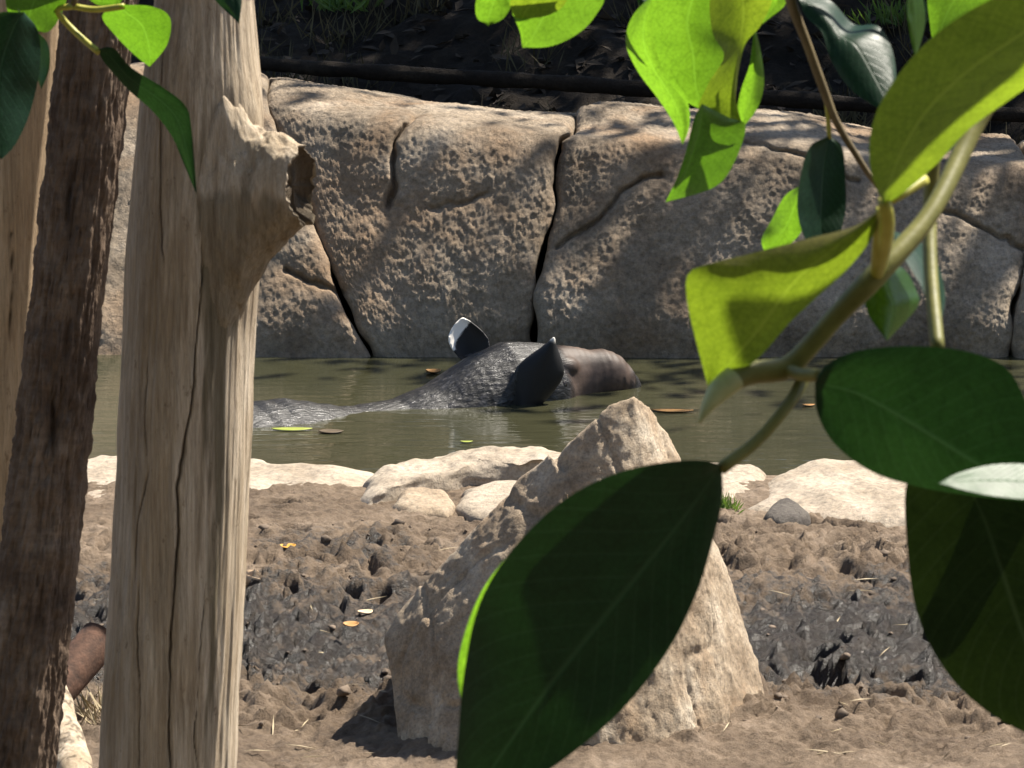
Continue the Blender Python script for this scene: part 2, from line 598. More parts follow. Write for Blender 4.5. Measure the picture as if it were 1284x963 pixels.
# ------------------------------------------------------------------ ground (mud, pond bed, far ground) in one sheet
WATER_NEAR = 7.58
hoof = []
rr = np.random.RandomState(5)
for k in range(230):
    hoof.append((rr.uniform(-1.15, 1.15), rr.uniform(5.75, 7.2), rr.uniform(0.014, 0.040), rr.uniform(0.010, 0.030), rr.uniform(0.6, 1.5), rr.uniform(0, 3.1)))
for k in range(70):
    hoof.append((rr.uniform(-1.1, 1.1), rr.uniform(5.85, 6.95), rr.uniform(0.025, 0.06), rr.uniform(0.010, 0.02), rr.uniform(0.7, 1.6), rr.uniform(0, 3.1)))
for (px, py, r, d) in ((322, 775, .034, .05), (425, 738, .036, .04), (405, 770, .018, .03), (320, 832, .035, .05), (980, 748, .025, .03),
                       (1030, 750, .025, .03), (1160, 790, .03, .035), (1120, 800, .03, .04), (1050, 765, .025, .03), (350, 640, .03, .04),
                       (1035, 855, .06, .03), (520, 722, .03, .03), (560, 735, .02, .03), (385, 905, .02, .02), (1020, 830, .05, .03), (1130, 850, .05, .03)):
    p = gnd(px, py, 0.03)
    hoof.append((p[0], p[1], r, d, 1.1, 0.3))


def mud_h(x, y, wants_wet=False):
    rough = (0.35 + 0.65 * sm(5.5, 5.9, y)) * (1 - 0.75 * sm(6.85, 7.2, y))
    rough = rough * (0.75 + 0.5 * noise(x * 1.7, y * 1.7, 0, 3))
    rough = np.clip(rough, 0.12, 1.4)
    xw = x + 0.02 * noise(x * 12, y * 12, 0, 71)
    yw = y + 0.02 * noise(x * 12, y * 12, 5, 72)
    h = 0.012 * fbm(x * 2.1, y * 2.1, 0, 3, 20)
    f1, f2, cid = worley(xw * 15, yw * 11, 31)
    h = h + rough * 0.026 * (cid - 0.45) * sm(0.0, 0.34, f2 - f1) - rough * 0.010 * (1 - sm(0.0, 0.22, f2 - f1)) * sm(-0.2, 0.5, noise(x * 4, y * 4, 0, 33))
    f1, f2, cid = worley(xw * 42, yw * 34, 35)
    h = h + (0.25 + rough) * 0.0135 * (cid - 0.4) * sm(0.0, 0.22, f2 - f1)
    h = h + rough * 0.009 * fbm(xw * 40, yw * 40, 0, 3, 44, 0.6)
    h = h + (0.4 + rough) * 0.0032 * (1 - 2 * np.abs(fbm(xw * 75, yw * 75, 0, 2, 53))) + 0.002 * fbm(x * 120, y * 120, 0, 2, 52)
    pr = np.zeros_like(h)
    for (hx, hy, r, d, e, a) in hoof:
        msk = (np.abs(x - hx) < r * 3) & (np.abs(y - hy) < r * 3)
        if not msk.any():
            continue
        dx, dy = xw[msk] - hx, yw[msk] - hy
        ca, sa = math.cos(a), math.sin(a)
        q = np.hypot((dx * ca + dy * sa) * e, (-dx * sa + dy * ca)) / r
        pr[msk] += -d * np.exp(-(q ** 3.2)) + 0.3 * d * np.exp(-((q - 1.25) / 0.3) ** 2)
    h = h + pr
    wet = 0.58 * sm(5.72, 5.98, y) * (1 - sm(6.6, 6.95, y)) + 0.42 * np.exp(-((x + 0.32) / 0.25) ** 2 - ((y - 6.95) / 0.12) ** 2)
    wet = wet + 0.3 * np.exp(-((x - 0.58) / 0.35) ** 2 - ((y - 6.2) / 0.16) ** 2)
    wet = wet + 0.26 * np.exp(-((x + 0.30) / 0.28) ** 2 - ((y - 6.2) / 0.22) ** 2)
    wet = wet + 0.22 * noise(x * 3.3, y * 3.3, 0, 63)
    if wants_wet:
        return h, wet
    return h


def ground_z(x, y):
    x = np.atleast_1d(np.asarray(x, float)); y = np.atleast_1d(np.asarray(y, float))
    vis = sm(-2.3, -1.7, x) * (1 - sm(1.7, 2.3, x)) * sm(3.2, 4.2, y) * (1 - sm(7.45, 7.58, y))
    hm, wet = mud_h(x, y, True)
    base = 0.03 + 0.0 * x
    edge = WATER_NEAR + 0.06 * noise(x * 2.2, 3.3, 0, 9)
    inx = sm(-5, -4.4, x) * (1 - sm(4.4, 5, x))
    pond = sm(edge - 0.02, edge + 0.25, y) * (1 - sm(9.5, 9.7, y)) * inx
    rk_ = np.hypot((x - 0.09) / 1.15, y - 5.72)
    z = base + hm * vis - pond * 0.55 + 0.022 * np.exp(-((rk_ - 0.24) / 0.07) ** 2)
    far = sm(10.0, 11.0, y)
    z = z + far * (-0.05)
    return z, wet * vis


xs = np.r_[-150, -80, -40, -20, -12, -8, -6, -5, -4.6, -4.2, np.arange(-3.5, -1.3, 0.15), np.arange(-1.3, 1.3, 0.0068), np.arange(1.3, 3.6, 0.15), 4.2, 4.6, 5, 6, 8, 12, 20, 40, 80, 150]
ys = np.r_[-150, -80, -40, -20, -10, -5, -2, 0, 1, 2, 3, 3.6, 4.2, 4.6, np.arange(4.9, 5.45, 0.03), np.arange(5.45, 7.55, 0.006), np.arange(7.55, 8.3, 0.02), 8.6, 9.0, 9.4, 9.6, 9.8, 10.2, 11, 13, 16, 20, 30, 50, 90, 160]
X, Y = np.meshgrid(xs, ys, indexing='ij')
Z, WET = ground_z(X.ravel(), Y.ravel())
me = mesh_np('ground', np.column_stack([X.ravel(), Y.ravel(), Z]), grid_q(len(xs), len(ys)))
attr(me, 'wet', WET)
link('ground', me, 'mud', origin=(0, 0, 0), kind='structure')

# hillside behind the wall
hx = np.r_[-30, -20, -12, -8, -5, np.arange(-3.2, 3.2, 0.025), 5, 8, 12, 20, 30]
hy = np.r_[9.85, 9.95, np.arange(10.0, 13.5, 0.025), 14, 15, 17, 20, 25, 40]


def hill_z(x, y):
    z = 0.10 + 0.36 * sm(10.1, 10.9, y) + 0.34 * np.clip(y - 10.7, 0, 30) ** 1.0 * 0.9
    z = z + 0.07 * fbm(x * 1.3, y * 1.3, 0, 4, 81) + 0.025 * fbm(x * 7, y * 7, 0, 4, 82) + 0.008 * fbm(x * 28, y * 28, 0, 2, 83)
    return z


X, Y = np.meshgrid(hx, hy, indexing='ij')
Z = hill_z(X.ravel(), Y.ravel())
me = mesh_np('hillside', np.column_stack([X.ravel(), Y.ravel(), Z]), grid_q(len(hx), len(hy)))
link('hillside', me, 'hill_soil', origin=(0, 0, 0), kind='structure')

# pond water
wx = np.linspace(-4.9, 4.9, 99); wy = np.linspace(7.45, 9.66, 40)
X, Y = np.meshgrid(wx, wy, indexing='ij')
me = mesh_np('pond_water', np.column_stack([X.ravel(), Y.ravel(), 0.0006 * noise(X.ravel() * 5, Y.ravel() * 9)]), grid_q(len(wx), len(wy)))
link('pond_water', me, 'pond_water', origin=(0, 0, 0), kind='structure')

# ------------------------------------------------------------------ rock wall
WALLK = 9.3 / F_PX


def wx_(px):
    return (px - 642.0) * WALLK


def wz_(py):
    return np.interp(py, [100, 150, 300, 455, 500], [0.60, 0.535, 0.268, 0.0, -0.08])


def wpoly(pts):
    return [(wx_(a), float(wz_(b))) for a, b in pts]


CR1 = wpoly([(480, 520), (470, 455), (440, 400), (412, 345), (385, 285), (355, 230), (325, 170), (300, 100)])
CR3 = wpoly([(664, 520), (667, 455), (669, 410), (674, 350), (686, 290), (697, 230), (705, 165), (722, 148), (745, 100)])
CR5 = wpoly([(1262, 520), (1268, 455), (1275, 390), (1290, 320), (1300, 250), (1310, 160), (1315, 100)])
CR0 = [(-1.75, -0.1), (-1.7, 0.2), (-1.8, 0.7)]
CR6 = [(2.0, -0.1), (2.1, 0.3), (2.0, 0.7)]
L_END = [(-4.6, -0.1), (-4.6, 0.7)]
R_END = [(4.6, -0.1), (4.6, 0.7)]
GROOVES = [
    (wpoly([(560, 138), (520, 143), (502, 158), (492, 182), (490, 205), (493, 232), (487, 258)]), 0.035, 0.0065),
    (wpoly([(830, 222), (806, 225), (780, 240), (765, 262), (740, 284), (715, 296), (696, 312)]), 0.022, 0.005),
    (wpoly([(355, 345), (380, 355), (410, 362), (425, 372)]), 0.025, 0.006),
    (wpoly([(1175, 258), (1210, 272), (1250, 290), (1290, 312)]), 0.022, 0.005),
    (wpoly([(930, 183), (965, 188), (1005, 196), (1085, 228)]), 0.018, 0.004),
    (wpoly([(540, 262), (580, 255), (612, 240)]), 0.010, 0.004),
]


def crest(x):
    return np.interp(x, [-2, -0.58, -0.35, 0.0, 0.2, 0.5, 1.05, 2], [0.60, 0.585, 0.568, 0.542, 0.527, 0.502, 0.462, 0.447]) + 0.012 * noise(x * 3, 0.5, 0, 5)


wall = thing('rock_wall', (0, 9.4, -0.5), 'tall brown sculpted rock wall of cracked slabs standing behind the pond', 'wall')


def slab(left, right, tilt0, seed, nx):
    nu, nv = nx, 330
    # profile parameter v -> (setback fraction, height)
    v = np.linspace(0, 1, nv)
    prof = spline([(0.00, -0.5), (0.01, -0.25), (0.03, -0.05), (0.045, 0.2), (0.075, 0.55), (0.10, 0.82), (0.125, 0.915), (0.18, 0.955), (0.36, 0.995), (0.55, 1.0), (0.8, 0.93), (1.0, 0.6), (1.02, 0.0), (1.03, -0.6)], 400)
    d = np.r_[0, np.cumsum(np.hypot(np.diff(prof[:, 0]) * 0.8, np.diff(prof[:, 1]) * 0.56))]
    # denser on the seen face
    dens = np.interp(np.linspace(0, 1, nv), [0, 0.12, 0.88, 1], [0, 0.14, 0.62, 1]) * d[-1]
    fr = np.interp(dens, d, prof[:, 0])
    hh = np.interp(dens, d, prof[:, 1])
    s = np.linspace(0, 1, nu)
    # refine near both edges
    s = 0.5 - 0.5 * np.cos(np.pi * (0.08 + 0.84 * s)); s = (s - s[0]) / (s[-1] - s[0])
    zz = hh * 0.55
    zc = np.clip(zz, -0.1, 0.6)
    lp = np.array(sorted(left, key=lambda q: q[1])); rp = np.array(sorted(right, key=lambda q: q[1]))
    vis = fr < 0.36
    zl = np.where(fr > 0.5, 0.6, zc)
    xl = np.interp(zl, lp[:, 1], lp[:, 0]) + 0.002
    xr = np.interp(zl, rp[:, 1], rp[:, 0]) - 0.002
    jig = 0.009 * fbm(zl * 14, seed, 0, 3, 91)
    X = xl[None, :] + (xr - xl)[None, :] * s[:, None]
    de = np.minimum(X - xl[None, :], xr[None, :] - X)
    X = X + jig[None, :] * np.exp(-de / 0.03)
    H = crest(X)
    Zb = np.where(hh[None, :] > 0, hh[None, :] * H, hh[None, :] * 0.55)
    tl = np.interp(X, [-1.0, -0.85, -0.62, -0.35, 0.0, 1.2], [1.0, 0.95, 0.70, 0.51, 0.42, 0.40])
    Yb = 9.13 + fr[None, :] * 0.8 + np.clip(Zb, -0.5, 0.6) * tl * np.where(fr[None, :] > 0.9, 0, 1)
    Yb = Yb + 0.05 * noise(X * 1.1, 2.2, 0, 4)
    # displacement along an outward normal
    face = 1 - sm(0.10, 0.30, fr)[None, :]
    ny = -(0.35 + 0.65 * face); nz = 1 - 0.75 * face
    P3 = (X * 1.0, Yb * 1.0, Zb * 1.0)
    disp = 0.022 * fbm(X * 2.2, Zb * 2.2, Yb * 1.5, 2, 100 + seed, 0.4) + 0.0045 * fbm(X * 7, Zb * 7, Yb * 7, 2, 130 + seed, 0.5)
    wxp = X + 0.01 * noise(X * 20, Zb * 20, Yb * 20, 141)
    disp = disp + 0.0015 * fbm(wxp * 34, Zb * 34, Yb * 34, 3, 150 + seed, 0.65)
    disp = disp + 0.0018 * fbm(X * 110, Zb * 110, Yb * 110, 3, 170, 0.7)
    # undercut near the waterline
    disp = disp - 0.03 * np.exp(-((Zb - 0.0) / 0.05) ** 2) * face
    for pts, dep, wd in GROOVES:
        q = seg_dist(X + 0.006 * noise(X * 40, Zb * 40, 0, 160), Zb + 0.006 * noise(X * 40, Zb * 40, 3, 161), pts)
        disp = disp - dep * np.exp(-(q / wd) ** 2) * face - 0.004 * np.exp(-(q / (wd * 4)) ** 2) * face
    # rounded edges towards neighbours
    de = np.clip(de, 0, None)
    disp = disp - 0.022 * np.exp(-de / 0.008) - 0.008 * np.exp(-de / 0.05)
    edge = np.zeros_like(X); edge[0, :] = 1; edge[-1, :] = 1
    disp = disp - 0.16 * edge
    Yv = Yb + disp * ny
    Zv = Zb + disp * nz
    V = np.stack([X, Yv, Zv], -1).reshape(-1, 3)
    me = mesh_np('slab', V, grid_q(nu, nv))
    me.flip_normals()
    link('slab', me, 'wall_rock', wall)


slab(L_END, CR0, 0.3, 1, 60)
slab(CR0, CR1, 0.3, 2, 330)
slab(CR1, CR3, 0.2, 3, 270)
slab(CR3, CR5, 0.15, 4, 420)
slab(CR5, CR6, 0.15, 5, 160)
slab(CR6, R_END, 0.15, 6, 60)

# ------------------------------------------------------------------ stones along the near bank


def bank_stone(name, outline, H, label, m='bank_stone', zbase=0.0, p=3.2, seed=0, lean=0.0, nu=72, nv=34, cat='stone', rough=1.0, group=None):
    """outline: pixels of the footprint read at the height zbase"""
    P = np.array([gnd(a, b, zbase)[:2] for a, b in outline])
    P = np.vstack([P, P[:1]])
    d = np.r_[0, np.cumsum(np.hypot(*np.diff(P, axis=0).T))]
    t = np.linspace(0, d[-1], nu, endpoint=False)
    O = np.column_stack([np.interp(t, d, P[:, 0]), np.interp(t, d, P[:, 1])])
    for _ in range(2):
        O = 0.25 * np.roll(O, 1, 0) + 0.5 * O + 0.25 * np.roll(O, -1, 0)
    c = O.mean(0)
    s = np.linspace(0.0, 1.0, nv) ** 0.75
    s[0] = 0.01
    O = c + (O - c) * (1 + 0.05 * rough * fbm(O[:, 0] * 14, O[:, 1] * 14, seed, 3, 205))[:, None]
    V = c[None, None, :] + (O[None] - c) * s[:, None, None]
    hh = (1 - s ** (p + 2.5)) ** (1 / 1.7)
    X, Yv = V[..., 0], V[..., 1]
    Z = zbase + H * hh[:, None] * (1 + lean * (Yv - c[1]) / (np.ptp(O[:, 1]) + 1e-6))
    k = rough
    amp = hh[:, None] * 0.6 + 0.4
    Z = Z + k * amp * (0.16 * H * fbm(X * 4, Yv * 4, seed, 3, 200 + seed) + 0.09 * H * fbm(X * 20, Yv * 14, seed, 4, 210))
    X = X + k * 0.06 * H * fbm(X * 16, Yv * 16, Z * 16, 3, 220 + seed)
    Yv = Yv + k * 0.10 * H * fbm(X * 16, Yv * 16, Z * 30, 3, 230 + seed)
    # skirt below ground
    Xs, Ys = X[-1], Yv[-1]
    sk = np.stack([c[0] + (Xs - c[0]) * 0.97, c[1] + (Ys - c[1]) * 0.97, np.full(nu, -0.12)], -1)
    V = np.vstack([np.stack([X, Yv, Z], -1).reshape(-1, 3), sk])
    me = mesh_np(name, V, grid_q(nv + 1, nu, True))
    o = link(name, me, m, label=label, category=cat)
    me.flip_normals() if me.polygons[5].normal.z < 0 else None
    if group:
        o['group'] = group
    return o


bank_stone('flat_stone', [(20, 598), (100, 592), (200, 593), (300, 592), (400, 598), (470, 604), (486, 618), (450, 638), (400, 652), (300, 655), (200, 650), (100, 646), (20, 640)], 0.032,
           'long flat pale stone at the pond edge behind the stripped log post', zbase=0.008, seed=1, nu=200, nv=80, lean=0.75, rough=1.2)
bank_stone('flat_stone', [(470, 606), (520, 592), (600, 586), (670, 584), (760, 592), (800, 602), (760, 618), (690, 612), (640, 612), (585, 614), (555, 622), (510, 630), (452, 642), (448, 632)], 0.050,
           'pale flat stone with dark undercut front edge beside the tall pointed rock', zbase=0.02, seed=2, nu=180, nv=60, lean=0.1, rough=1.3)
bank_stone('small_stone', [(490, 642), (505, 630), (530, 625), (562, 628), (574, 638), (560, 648), (508, 650)], 0.026,
           'small grey stone tucked under the pale undercut slab', m='standing_stone', zbase=0.02, seed=3, p=2.4, nu=80, nv=30, lean=0.6, rough=1.8)
bank_stone('small_stone', [(574, 642), (578, 624), (625, 617), (665, 618), (700, 632), (660, 650), (600, 650)], 0.024,
           'low pale stone wedged between the undercut slab and the pointed rock', zbase=0.02, seed=4, nu=80, nv=30, lean=0.5, rough=1.6)
bank_stone('flat_stone', [(800, 618), (850, 604), (920, 602), (964, 604), (960, 622), (938, 640), (905, 646), (850, 648)], 0.036,
           'pale stone at the pond edge above the tuft of grass', zbase=0.01, seed=5, nu=120, nv=50, lean=0.6, rough=1.4)
bank_stone('boulder', [(936, 650), (955, 622), (1000, 602), (1060, 596), (1140, 600), (1260, 608), (1330, 620), (1340, 655), (1250, 668), (1130, 670), (1040, 666), (985, 658)], 0.046,
           'broad smooth pale boulder at the pond edge right of the grass tuft', zbase=0.01, seed=6, nu=200, nv=80, lean=0.55, rough=1.0)
bank_stone('small_stone', [(955, 658), (966, 640), (985, 634), (1000, 640), (1020, 656), (1005, 662), (975, 662)], 0.024,
           'small dark wedge stone leaning on the broad smooth boulder', m='dark_stone', zbase=0.03, seed=7, p=1.2, nu=60, nv=24, rough=1.8)
bank_stone('flat_stone', [(-250, 610), (-120, 598), (15, 600), (18, 640), (-60, 648), (-200, 648)], 0.05,
           'pale stone on the pond edge farthest from the boulder', zbase=0.01, seed=8, nu=100, nv=40, lean=0.6)

# ------------------------------------------------------------------ the tall pointed rock


def hull_rock(name, sets, seed, amp=(0.005, 0.0022, 0.0014), voxel=0.0045):
    VV, FF = [], []
    for pts in sets:
        bm = bmesh.new()
        for p in pts:
            bm.verts.new([float(q) for q in p])
        r = bmesh.ops.convex_hull(bm, input=bm.verts)
        bmesh.ops.delete(bm, geom=list({g for g in r['geom_interior'] + r['geom_unused'] if isinstance(g, bmesh.types.BMVert)}), context='VERTS')
        bmesh.ops.recalc_face_normals(bm, faces=bm.faces)
        bm.verts.index_update()
        n0 = len(VV)
        VV += [tuple(v.co) for v in bm.verts]
        FF += [tuple(v.index + n0 for v in f.verts) for f in bm.faces]
        bm.free()
    me = bpy.data.meshes.new(name)
    me.from_pydata(VV, [], FF)
    me.update()
    tmp = bpy.data.objects.new('tmp', me)
    col.objects.link(tmp)
    md = tmp.modifiers.new('r', 'REMESH'); md.mode = 'VOXEL'; md.voxel_size = voxel
    k = tmp.modifiers.new('s', 'SMOOTH'); k.factor = 0.5; k.iterations = 1
    dg = bpy.context.evaluated_depsgraph_get()
    me = bpy.data.meshes.new_from_object(tmp.evaluated_get(dg))
    bpy.data.objects.remove(tmp)
    n = len(me.vertices)
    V = np.empty(n * 3, np.float32); me.vertices.foreach_get('co', V); V = V.reshape(-1, 3).astype(float)
    Nn = np.empty(n * 3, np.float32); me.vertices.foreach_get('normal', Nn); Nn = Nn.reshape(-1, 3)
    x, y, z = V.T
    d = amp[0] * fbm(x * 7, y * 7, z * 7, 3, 300 + seed) + amp[1] * fbm(x * 26, y * 26, z * 14, 4, 310, 0.6) + amp[2] * fbm(x * 90, y * 90, z * 60, 3, 320, 0.6)
    rid = 1 - np.abs(noise(x * 9 + z * 3, y * 9, z * 4, 330))
    d = d - 0.005 * np.clip(rid - 0.93, 0, 1) / 0.07
    V = V + Nn * d[:, None]
    me.vertices.foreach_set('co', V.astype(np.float32).ravel())
    me.polygons.foreach_set('use_smooth', np.full(len(me.polygons), True))
    me.materials.clear()
    me.update()
    return me


A = at
main_pts = [A(794, 498, 5.665), A(814, 512, 5.71), A(768, 507, 5.655), A(728, 545, 5.645), A(702, 568, 5.66), A(716, 600, 5.635), A(818, 605, 5.66),
            A(700, 760, 5.56), A(800, 790, 5.58), A(905, 800, 5.70), A(852, 578, 5.80), A(907, 700, 5.82), A(950, 830, 5.84), A(962, 885, 5.82),
            A(945, 930, 5.70), A(860, 965, 5.56), A(740, 990, 5.48), A(600, 990, 5.46),
            A(720, 600, 5.9), A(810, 560, 5.92), A(640, 760, 5.98), A(900, 850, 6.02), A(650, 900, 6.0), A(930, 900, 6.0)]
fin_pts = [A(690, 566, 5.66), A(702, 590, 5.63), A(655, 598, 5.67), A(560, 702, 5.66), A(500, 766, 5.66), A(485, 800, 5.65), A(496, 900, 5.58), A(506, 968, 5.53),
           A(565, 990, 5.45), A(548, 780, 5.58), A(640, 990, 5.43), A(700, 990, 5.45), A(722, 640, 5.58), A(690, 760, 5.52),
           A(520, 800, 5.85), A(560, 950, 5.85), A(680, 620, 5.82), A(720, 850, 5.88)]
link('pointed_rock', hull_rock('pointed_rock', [main_pts, fin_pts], 1), 'standing_stone', label='tall pointed tan rock standing upright in the mud behind the leaves', category='rock')

# ------------------------------------------------------------------ tapir


def tapir():
    parts_V, parts_F = [], []

    def ell(c, r, seg=20, ring=12):
        th = np.linspace(0, 2 * math.pi, seg, endpoint=False); ph = np.linspace(0.02, math.pi - 0.02, ring)
        V = np.array([[math.sin(p) * math.cos(t), math.sin(p) * math.sin(t), math.cos(p)] for p in ph for t in th]) * np.array(r) + np.array(c)
        Q = grid_q(ring, seg, True)[:, ::-1]
        cap0 = np.arange(seg)[::-1]
        n0 = sum(len(v) for v in parts_V)
        F = [tuple(int(i) + n0 for i in q[::-1]) for q in Q]
        F.append(tuple(int(i) + n0 for i in np.arange(seg)))
        F.append(tuple(int(i) + n0 for i in ((ring - 1) * seg + np.arange(seg))[::-1]))
        parts_V.append(V); parts_F.extend(F)

    # mid-line: x, z centre, half width y, half height z
    ctrl = np.array([
        [-1.62, -0.46, 0.14, 0.16], [-1.45, -0.36, 0.23, 0.25], [-1.15, -0.32, 0.27, 0.275], [-0.95, -0.285, 0.27, 0.275], [-0.78, -0.245, 0.27, 0.275], [-0.55, -0.225, 0.24, 0.262],
        [-0.38, -0.185, 0.17, 0.190], [-0.27, -0.12, 0.13, 0.135], [-0.18, -0.075, 0.115, 0.118], [-0.09, -0.022, 0.108, 0.115], [-0.01, 0.003, 0.105, 0.118],
        [0.06, 0.003, 0.09, 0.112], [0.12, 0.003, 0.072, 0.102], [0.165, 0.01, 0.060, 0.088], [0.195, 0.018, 0.055, 0.072], [0.23, 0.026, 0.056, 0.064], [0.258, 0.022, 0.052, 0.056],
        [0.282, 0.006, 0.044, 0.046], [0.300, -0.018, 0.036, 0.036], [0.308, -0.035, 0.028, 0.028]])
    xs = np.concatenate([np.linspace(-1.62, -0.4, 26), np.linspace(-0.38, 0.308, 44)])
    for x in xs:
        zc, ry, rz = (np.interp(x, ctrl[:, 0], ctrl[:, k]) for k in (1, 2, 3))
        ell((x, 0, zc), (max(0.6 * min(ry, rz), 0.03), ry, rz))
    for sy in (-1, 1):            # cheeks, brow, legs
        ell((0.06, sy * 0.05, 0.0), (0.075, 0.05, 0.075))
        ell((0.11, sy * 0.045, 0.062), (0.035, 0.026, 0.024))
        ell((0.27, sy * 0.025, 0.018), (0.03, 0.022, 0.034))
        for lx in (-0.55, -1.35):
            for k in range(12):
                f = k / 11
                ell((lx + 0.04 * math.sin(f * 5), sy * 0.15, -0.35 - 0.18 * f), (0.085 - 0.035 * f, 0.08 - 0.035 * f, 0.06), 12, 8)
    # ears: cupped thick ovals
    def ear(root, up, out, fwd, length, width, point=0.55):
        up, out, fwd = (np.array(q, float) / np.linalg.norm(q) for q in (up, out, fwd))
        nu, nv = 26, 18
        V = []
        for side in (0, 1):
            for i in range(nu):
                t = i / (nu - 1)
                w = width * (math.sin(math.pi * min(1, 0.10 + t * 0.90)) ** 0.55) * (0.80 + 0.32 * math.sin(t * 2.6))
                if t > 0.55:
                    w *= max(0.16, (1 - t) / 0.45) ** point
                for j in range(nv):
                    s = -1 + 2 * j / (nv - 1)
                    cup = 0.55 * width * (1 - s * s) * (1 - 0.4 * t)
                    p = np.array(root) + up * (length * t) + fwd * (w * s) + out * (cup + (0.005 if side == 0 else -0.005) + 0.012 * t)
                    V.append(p)
        n0 = sum(len(v) for v in parts_V)
        g = grid_q(nu, nv)
        F = [tuple(int(k) + n0 for k in q) for q in g] + [tuple(int(k) + n0 + nu * nv for k in q[::-1]) for q in g]
        b = [i * nv for i in range(nu)] + [(nu - 1) * nv + j for j in range(1, nv)] + [i * nv + nv - 1 for i in range(nu - 2, -1, -1)] + [j for j in range(nv - 2, 0, -1)]
        for a, c in zip(b, b[1:] + b[:1]):
            F.append((n0 + a, n0 + c, n0 + c + nu * nv, n0 + a + nu * nv))
        parts_V.append(np.array(V)); parts_F.extend(F)

    EAR_N = ((-0.020, -0.100, -0.018), (0.36, -0.10, 0.93), (-0.45, -0.9, 0.0), (0.90, -0.42, -0.12), 0.182, 0.049)
    EAR_F = ((-0.046, 0.088, 0.058), (-0.14, 0.25, 0.96), (0.40, 0.90, 0.0), (0.90, -0.42, 0.0), 0.108, 0.042)
    ear(*EAR_N)
    ear(*EAR_F, point=0.10)
    V = np.vstack(parts_V)
    me = bpy.data.meshes.new('tapir')
    me.from_pydata(V.tolist(), [], parts_F)
    me.update()
    tmp = bpy.data.objects.new('tapir_tmp', me)
    col.objects.link(tmp)
    md = tmp.modifiers.new('r', 'REMESH'); md.mode = 'VOXEL'; md.voxel_size = 0.0042
    sm_ = tmp.modifiers.new('s', 'SMOOTH'); sm_.factor = 0.5; sm_.iterations = 7
    dg = bpy.context.evaluated_depsgraph_get()
    me2 = bpy.data.meshes.new_from_object(tmp.evaluated_get(dg))
    bpy.data.objects.remove(tmp)
    n = len(me2.vertices)
    V = np.empty(n * 3, np.float32); me2.vertices.foreach_get('co', V); V = V.reshape(-1, 3).astype(float)
    Nn = np.empty(n * 3, np.float32); me2.vertices.foreach_get('normal', Nn); Nn = Nn.reshape(-1, 3)
    x, y, z = V.T

    def ear_uv(E):
        root, up, out, fwd, ln, wd = E
        up, out, fwd = (np.array(q, float) / np.linalg.norm(q) for q in (up, out, fwd))
        q = V - np.array(root)
        t = q @ up / ln
        tc = np.clip(t, 0, 1)
        w = wd * (np.sin(np.pi * np.minimum(1, 0.10 + tc * 0.90)) ** 0.55) * (0.80 + 0.32 * np.sin(tc * 2.6)) * np.where(tc > 0.55, np.maximum(0.16, (1 - tc) / 0.45) ** 0.55, 1) + 1e-4
        return t, (q @ fwd) / w, q @ out
    tn, sn, on = ear_uv(EAR_N)
    tf, sf, of_ = ear_uv(EAR_F)
    rimf = np.hypot(np.clip(sf, -2, 2) * 0.9, np.clip(tf - 0.45, 0, 2) / 0.55)
    ear_n = (y < -0.104) & (tn > 0) & (x > -0.08) & (x < 0.16) & (z > -0.02)
    ear_f = (y > 0.088) & (tf > 0.25) & (x < 0.05) & (x > -0.13)
    isear = ear_n | ear_f
    d = 0.0012 * fbm(x * 14, y * 14, z * 14, 2, 400) + 0.0005 * fbm(x * 60, y * 160, z * 50, 3, 410, 0.6) * (x < 0.12)
    wr = np.sin((x * 1.0 + 0.25 * z) * 260 + 3 * noise(x * 20, y * 20, z * 20, 402)) * 0.0003 * sm(0.2, 0.24, x)
    V = V + Nn * ((d + wr) * np.where(isear, 0.15, 1))[:, None]
    pink = sm(0.085, 0.135, x + 0.02 * noise(x * 20, y * 20, z * 20, 420) - 0.25 * np.clip(z - 0.085, 0, 1)) * (1 - sm(0.283, 0.30, x + 0.012 * noise(x * 40, y * 40, z * 40, 421)))
    pink = np.where(isear, 0, pink)
    white = np.where(ear_n, sm(0.90, 0.96, tn), 0) + np.where(ear_f & (tf > 0.4), np.maximum(sm(0.88, 0.96, tf), sm(0.9, 0.98, -sf)), 0)
    white = np.clip(white, 0, 1)
    me2.vertices.foreach_set('co', V.astype(np.float32).ravel())
    me2.polygons.foreach_set('use_smooth', np.full(len(me2.polygons), True))
    attr(me2, 'pink', pink); attr(me2, 'white', white); attr(me2, 'ear', isear.astype(float))
    me2.materials.clear()
    me2.materials.append(M['tapir_hide'])
    o = bpy.data.objects.new('tapir', me2)
    col.objects.link(o)
    o.location = gnd(641, 496, 0)
    o.rotation_euler = (0, 0, math.radians(27))
    o['label'] = 'dark wet tapir with pinkish snout swimming in the green pond'
    o['category'] = 'tapir'
    for sy in (-1, 1):
        bm = bmesh.new()
        bmesh.ops.create_uvsphere(bm, u_segments=16, v_segments=10, radius=0.011)
        em = bpy.data.meshes.new('eye'); bm.to_mesh(em); bm.free()
        em.materials.append(M['eye'])
        e = bpy.data.objects.new('eye', em); col.objects.link(e)
        e.parent = o
        e.location = (0.085, sy * 0.082, 0.030)
    return o


tapir()

# ------------------------------------------------------------------ posts in the foreground


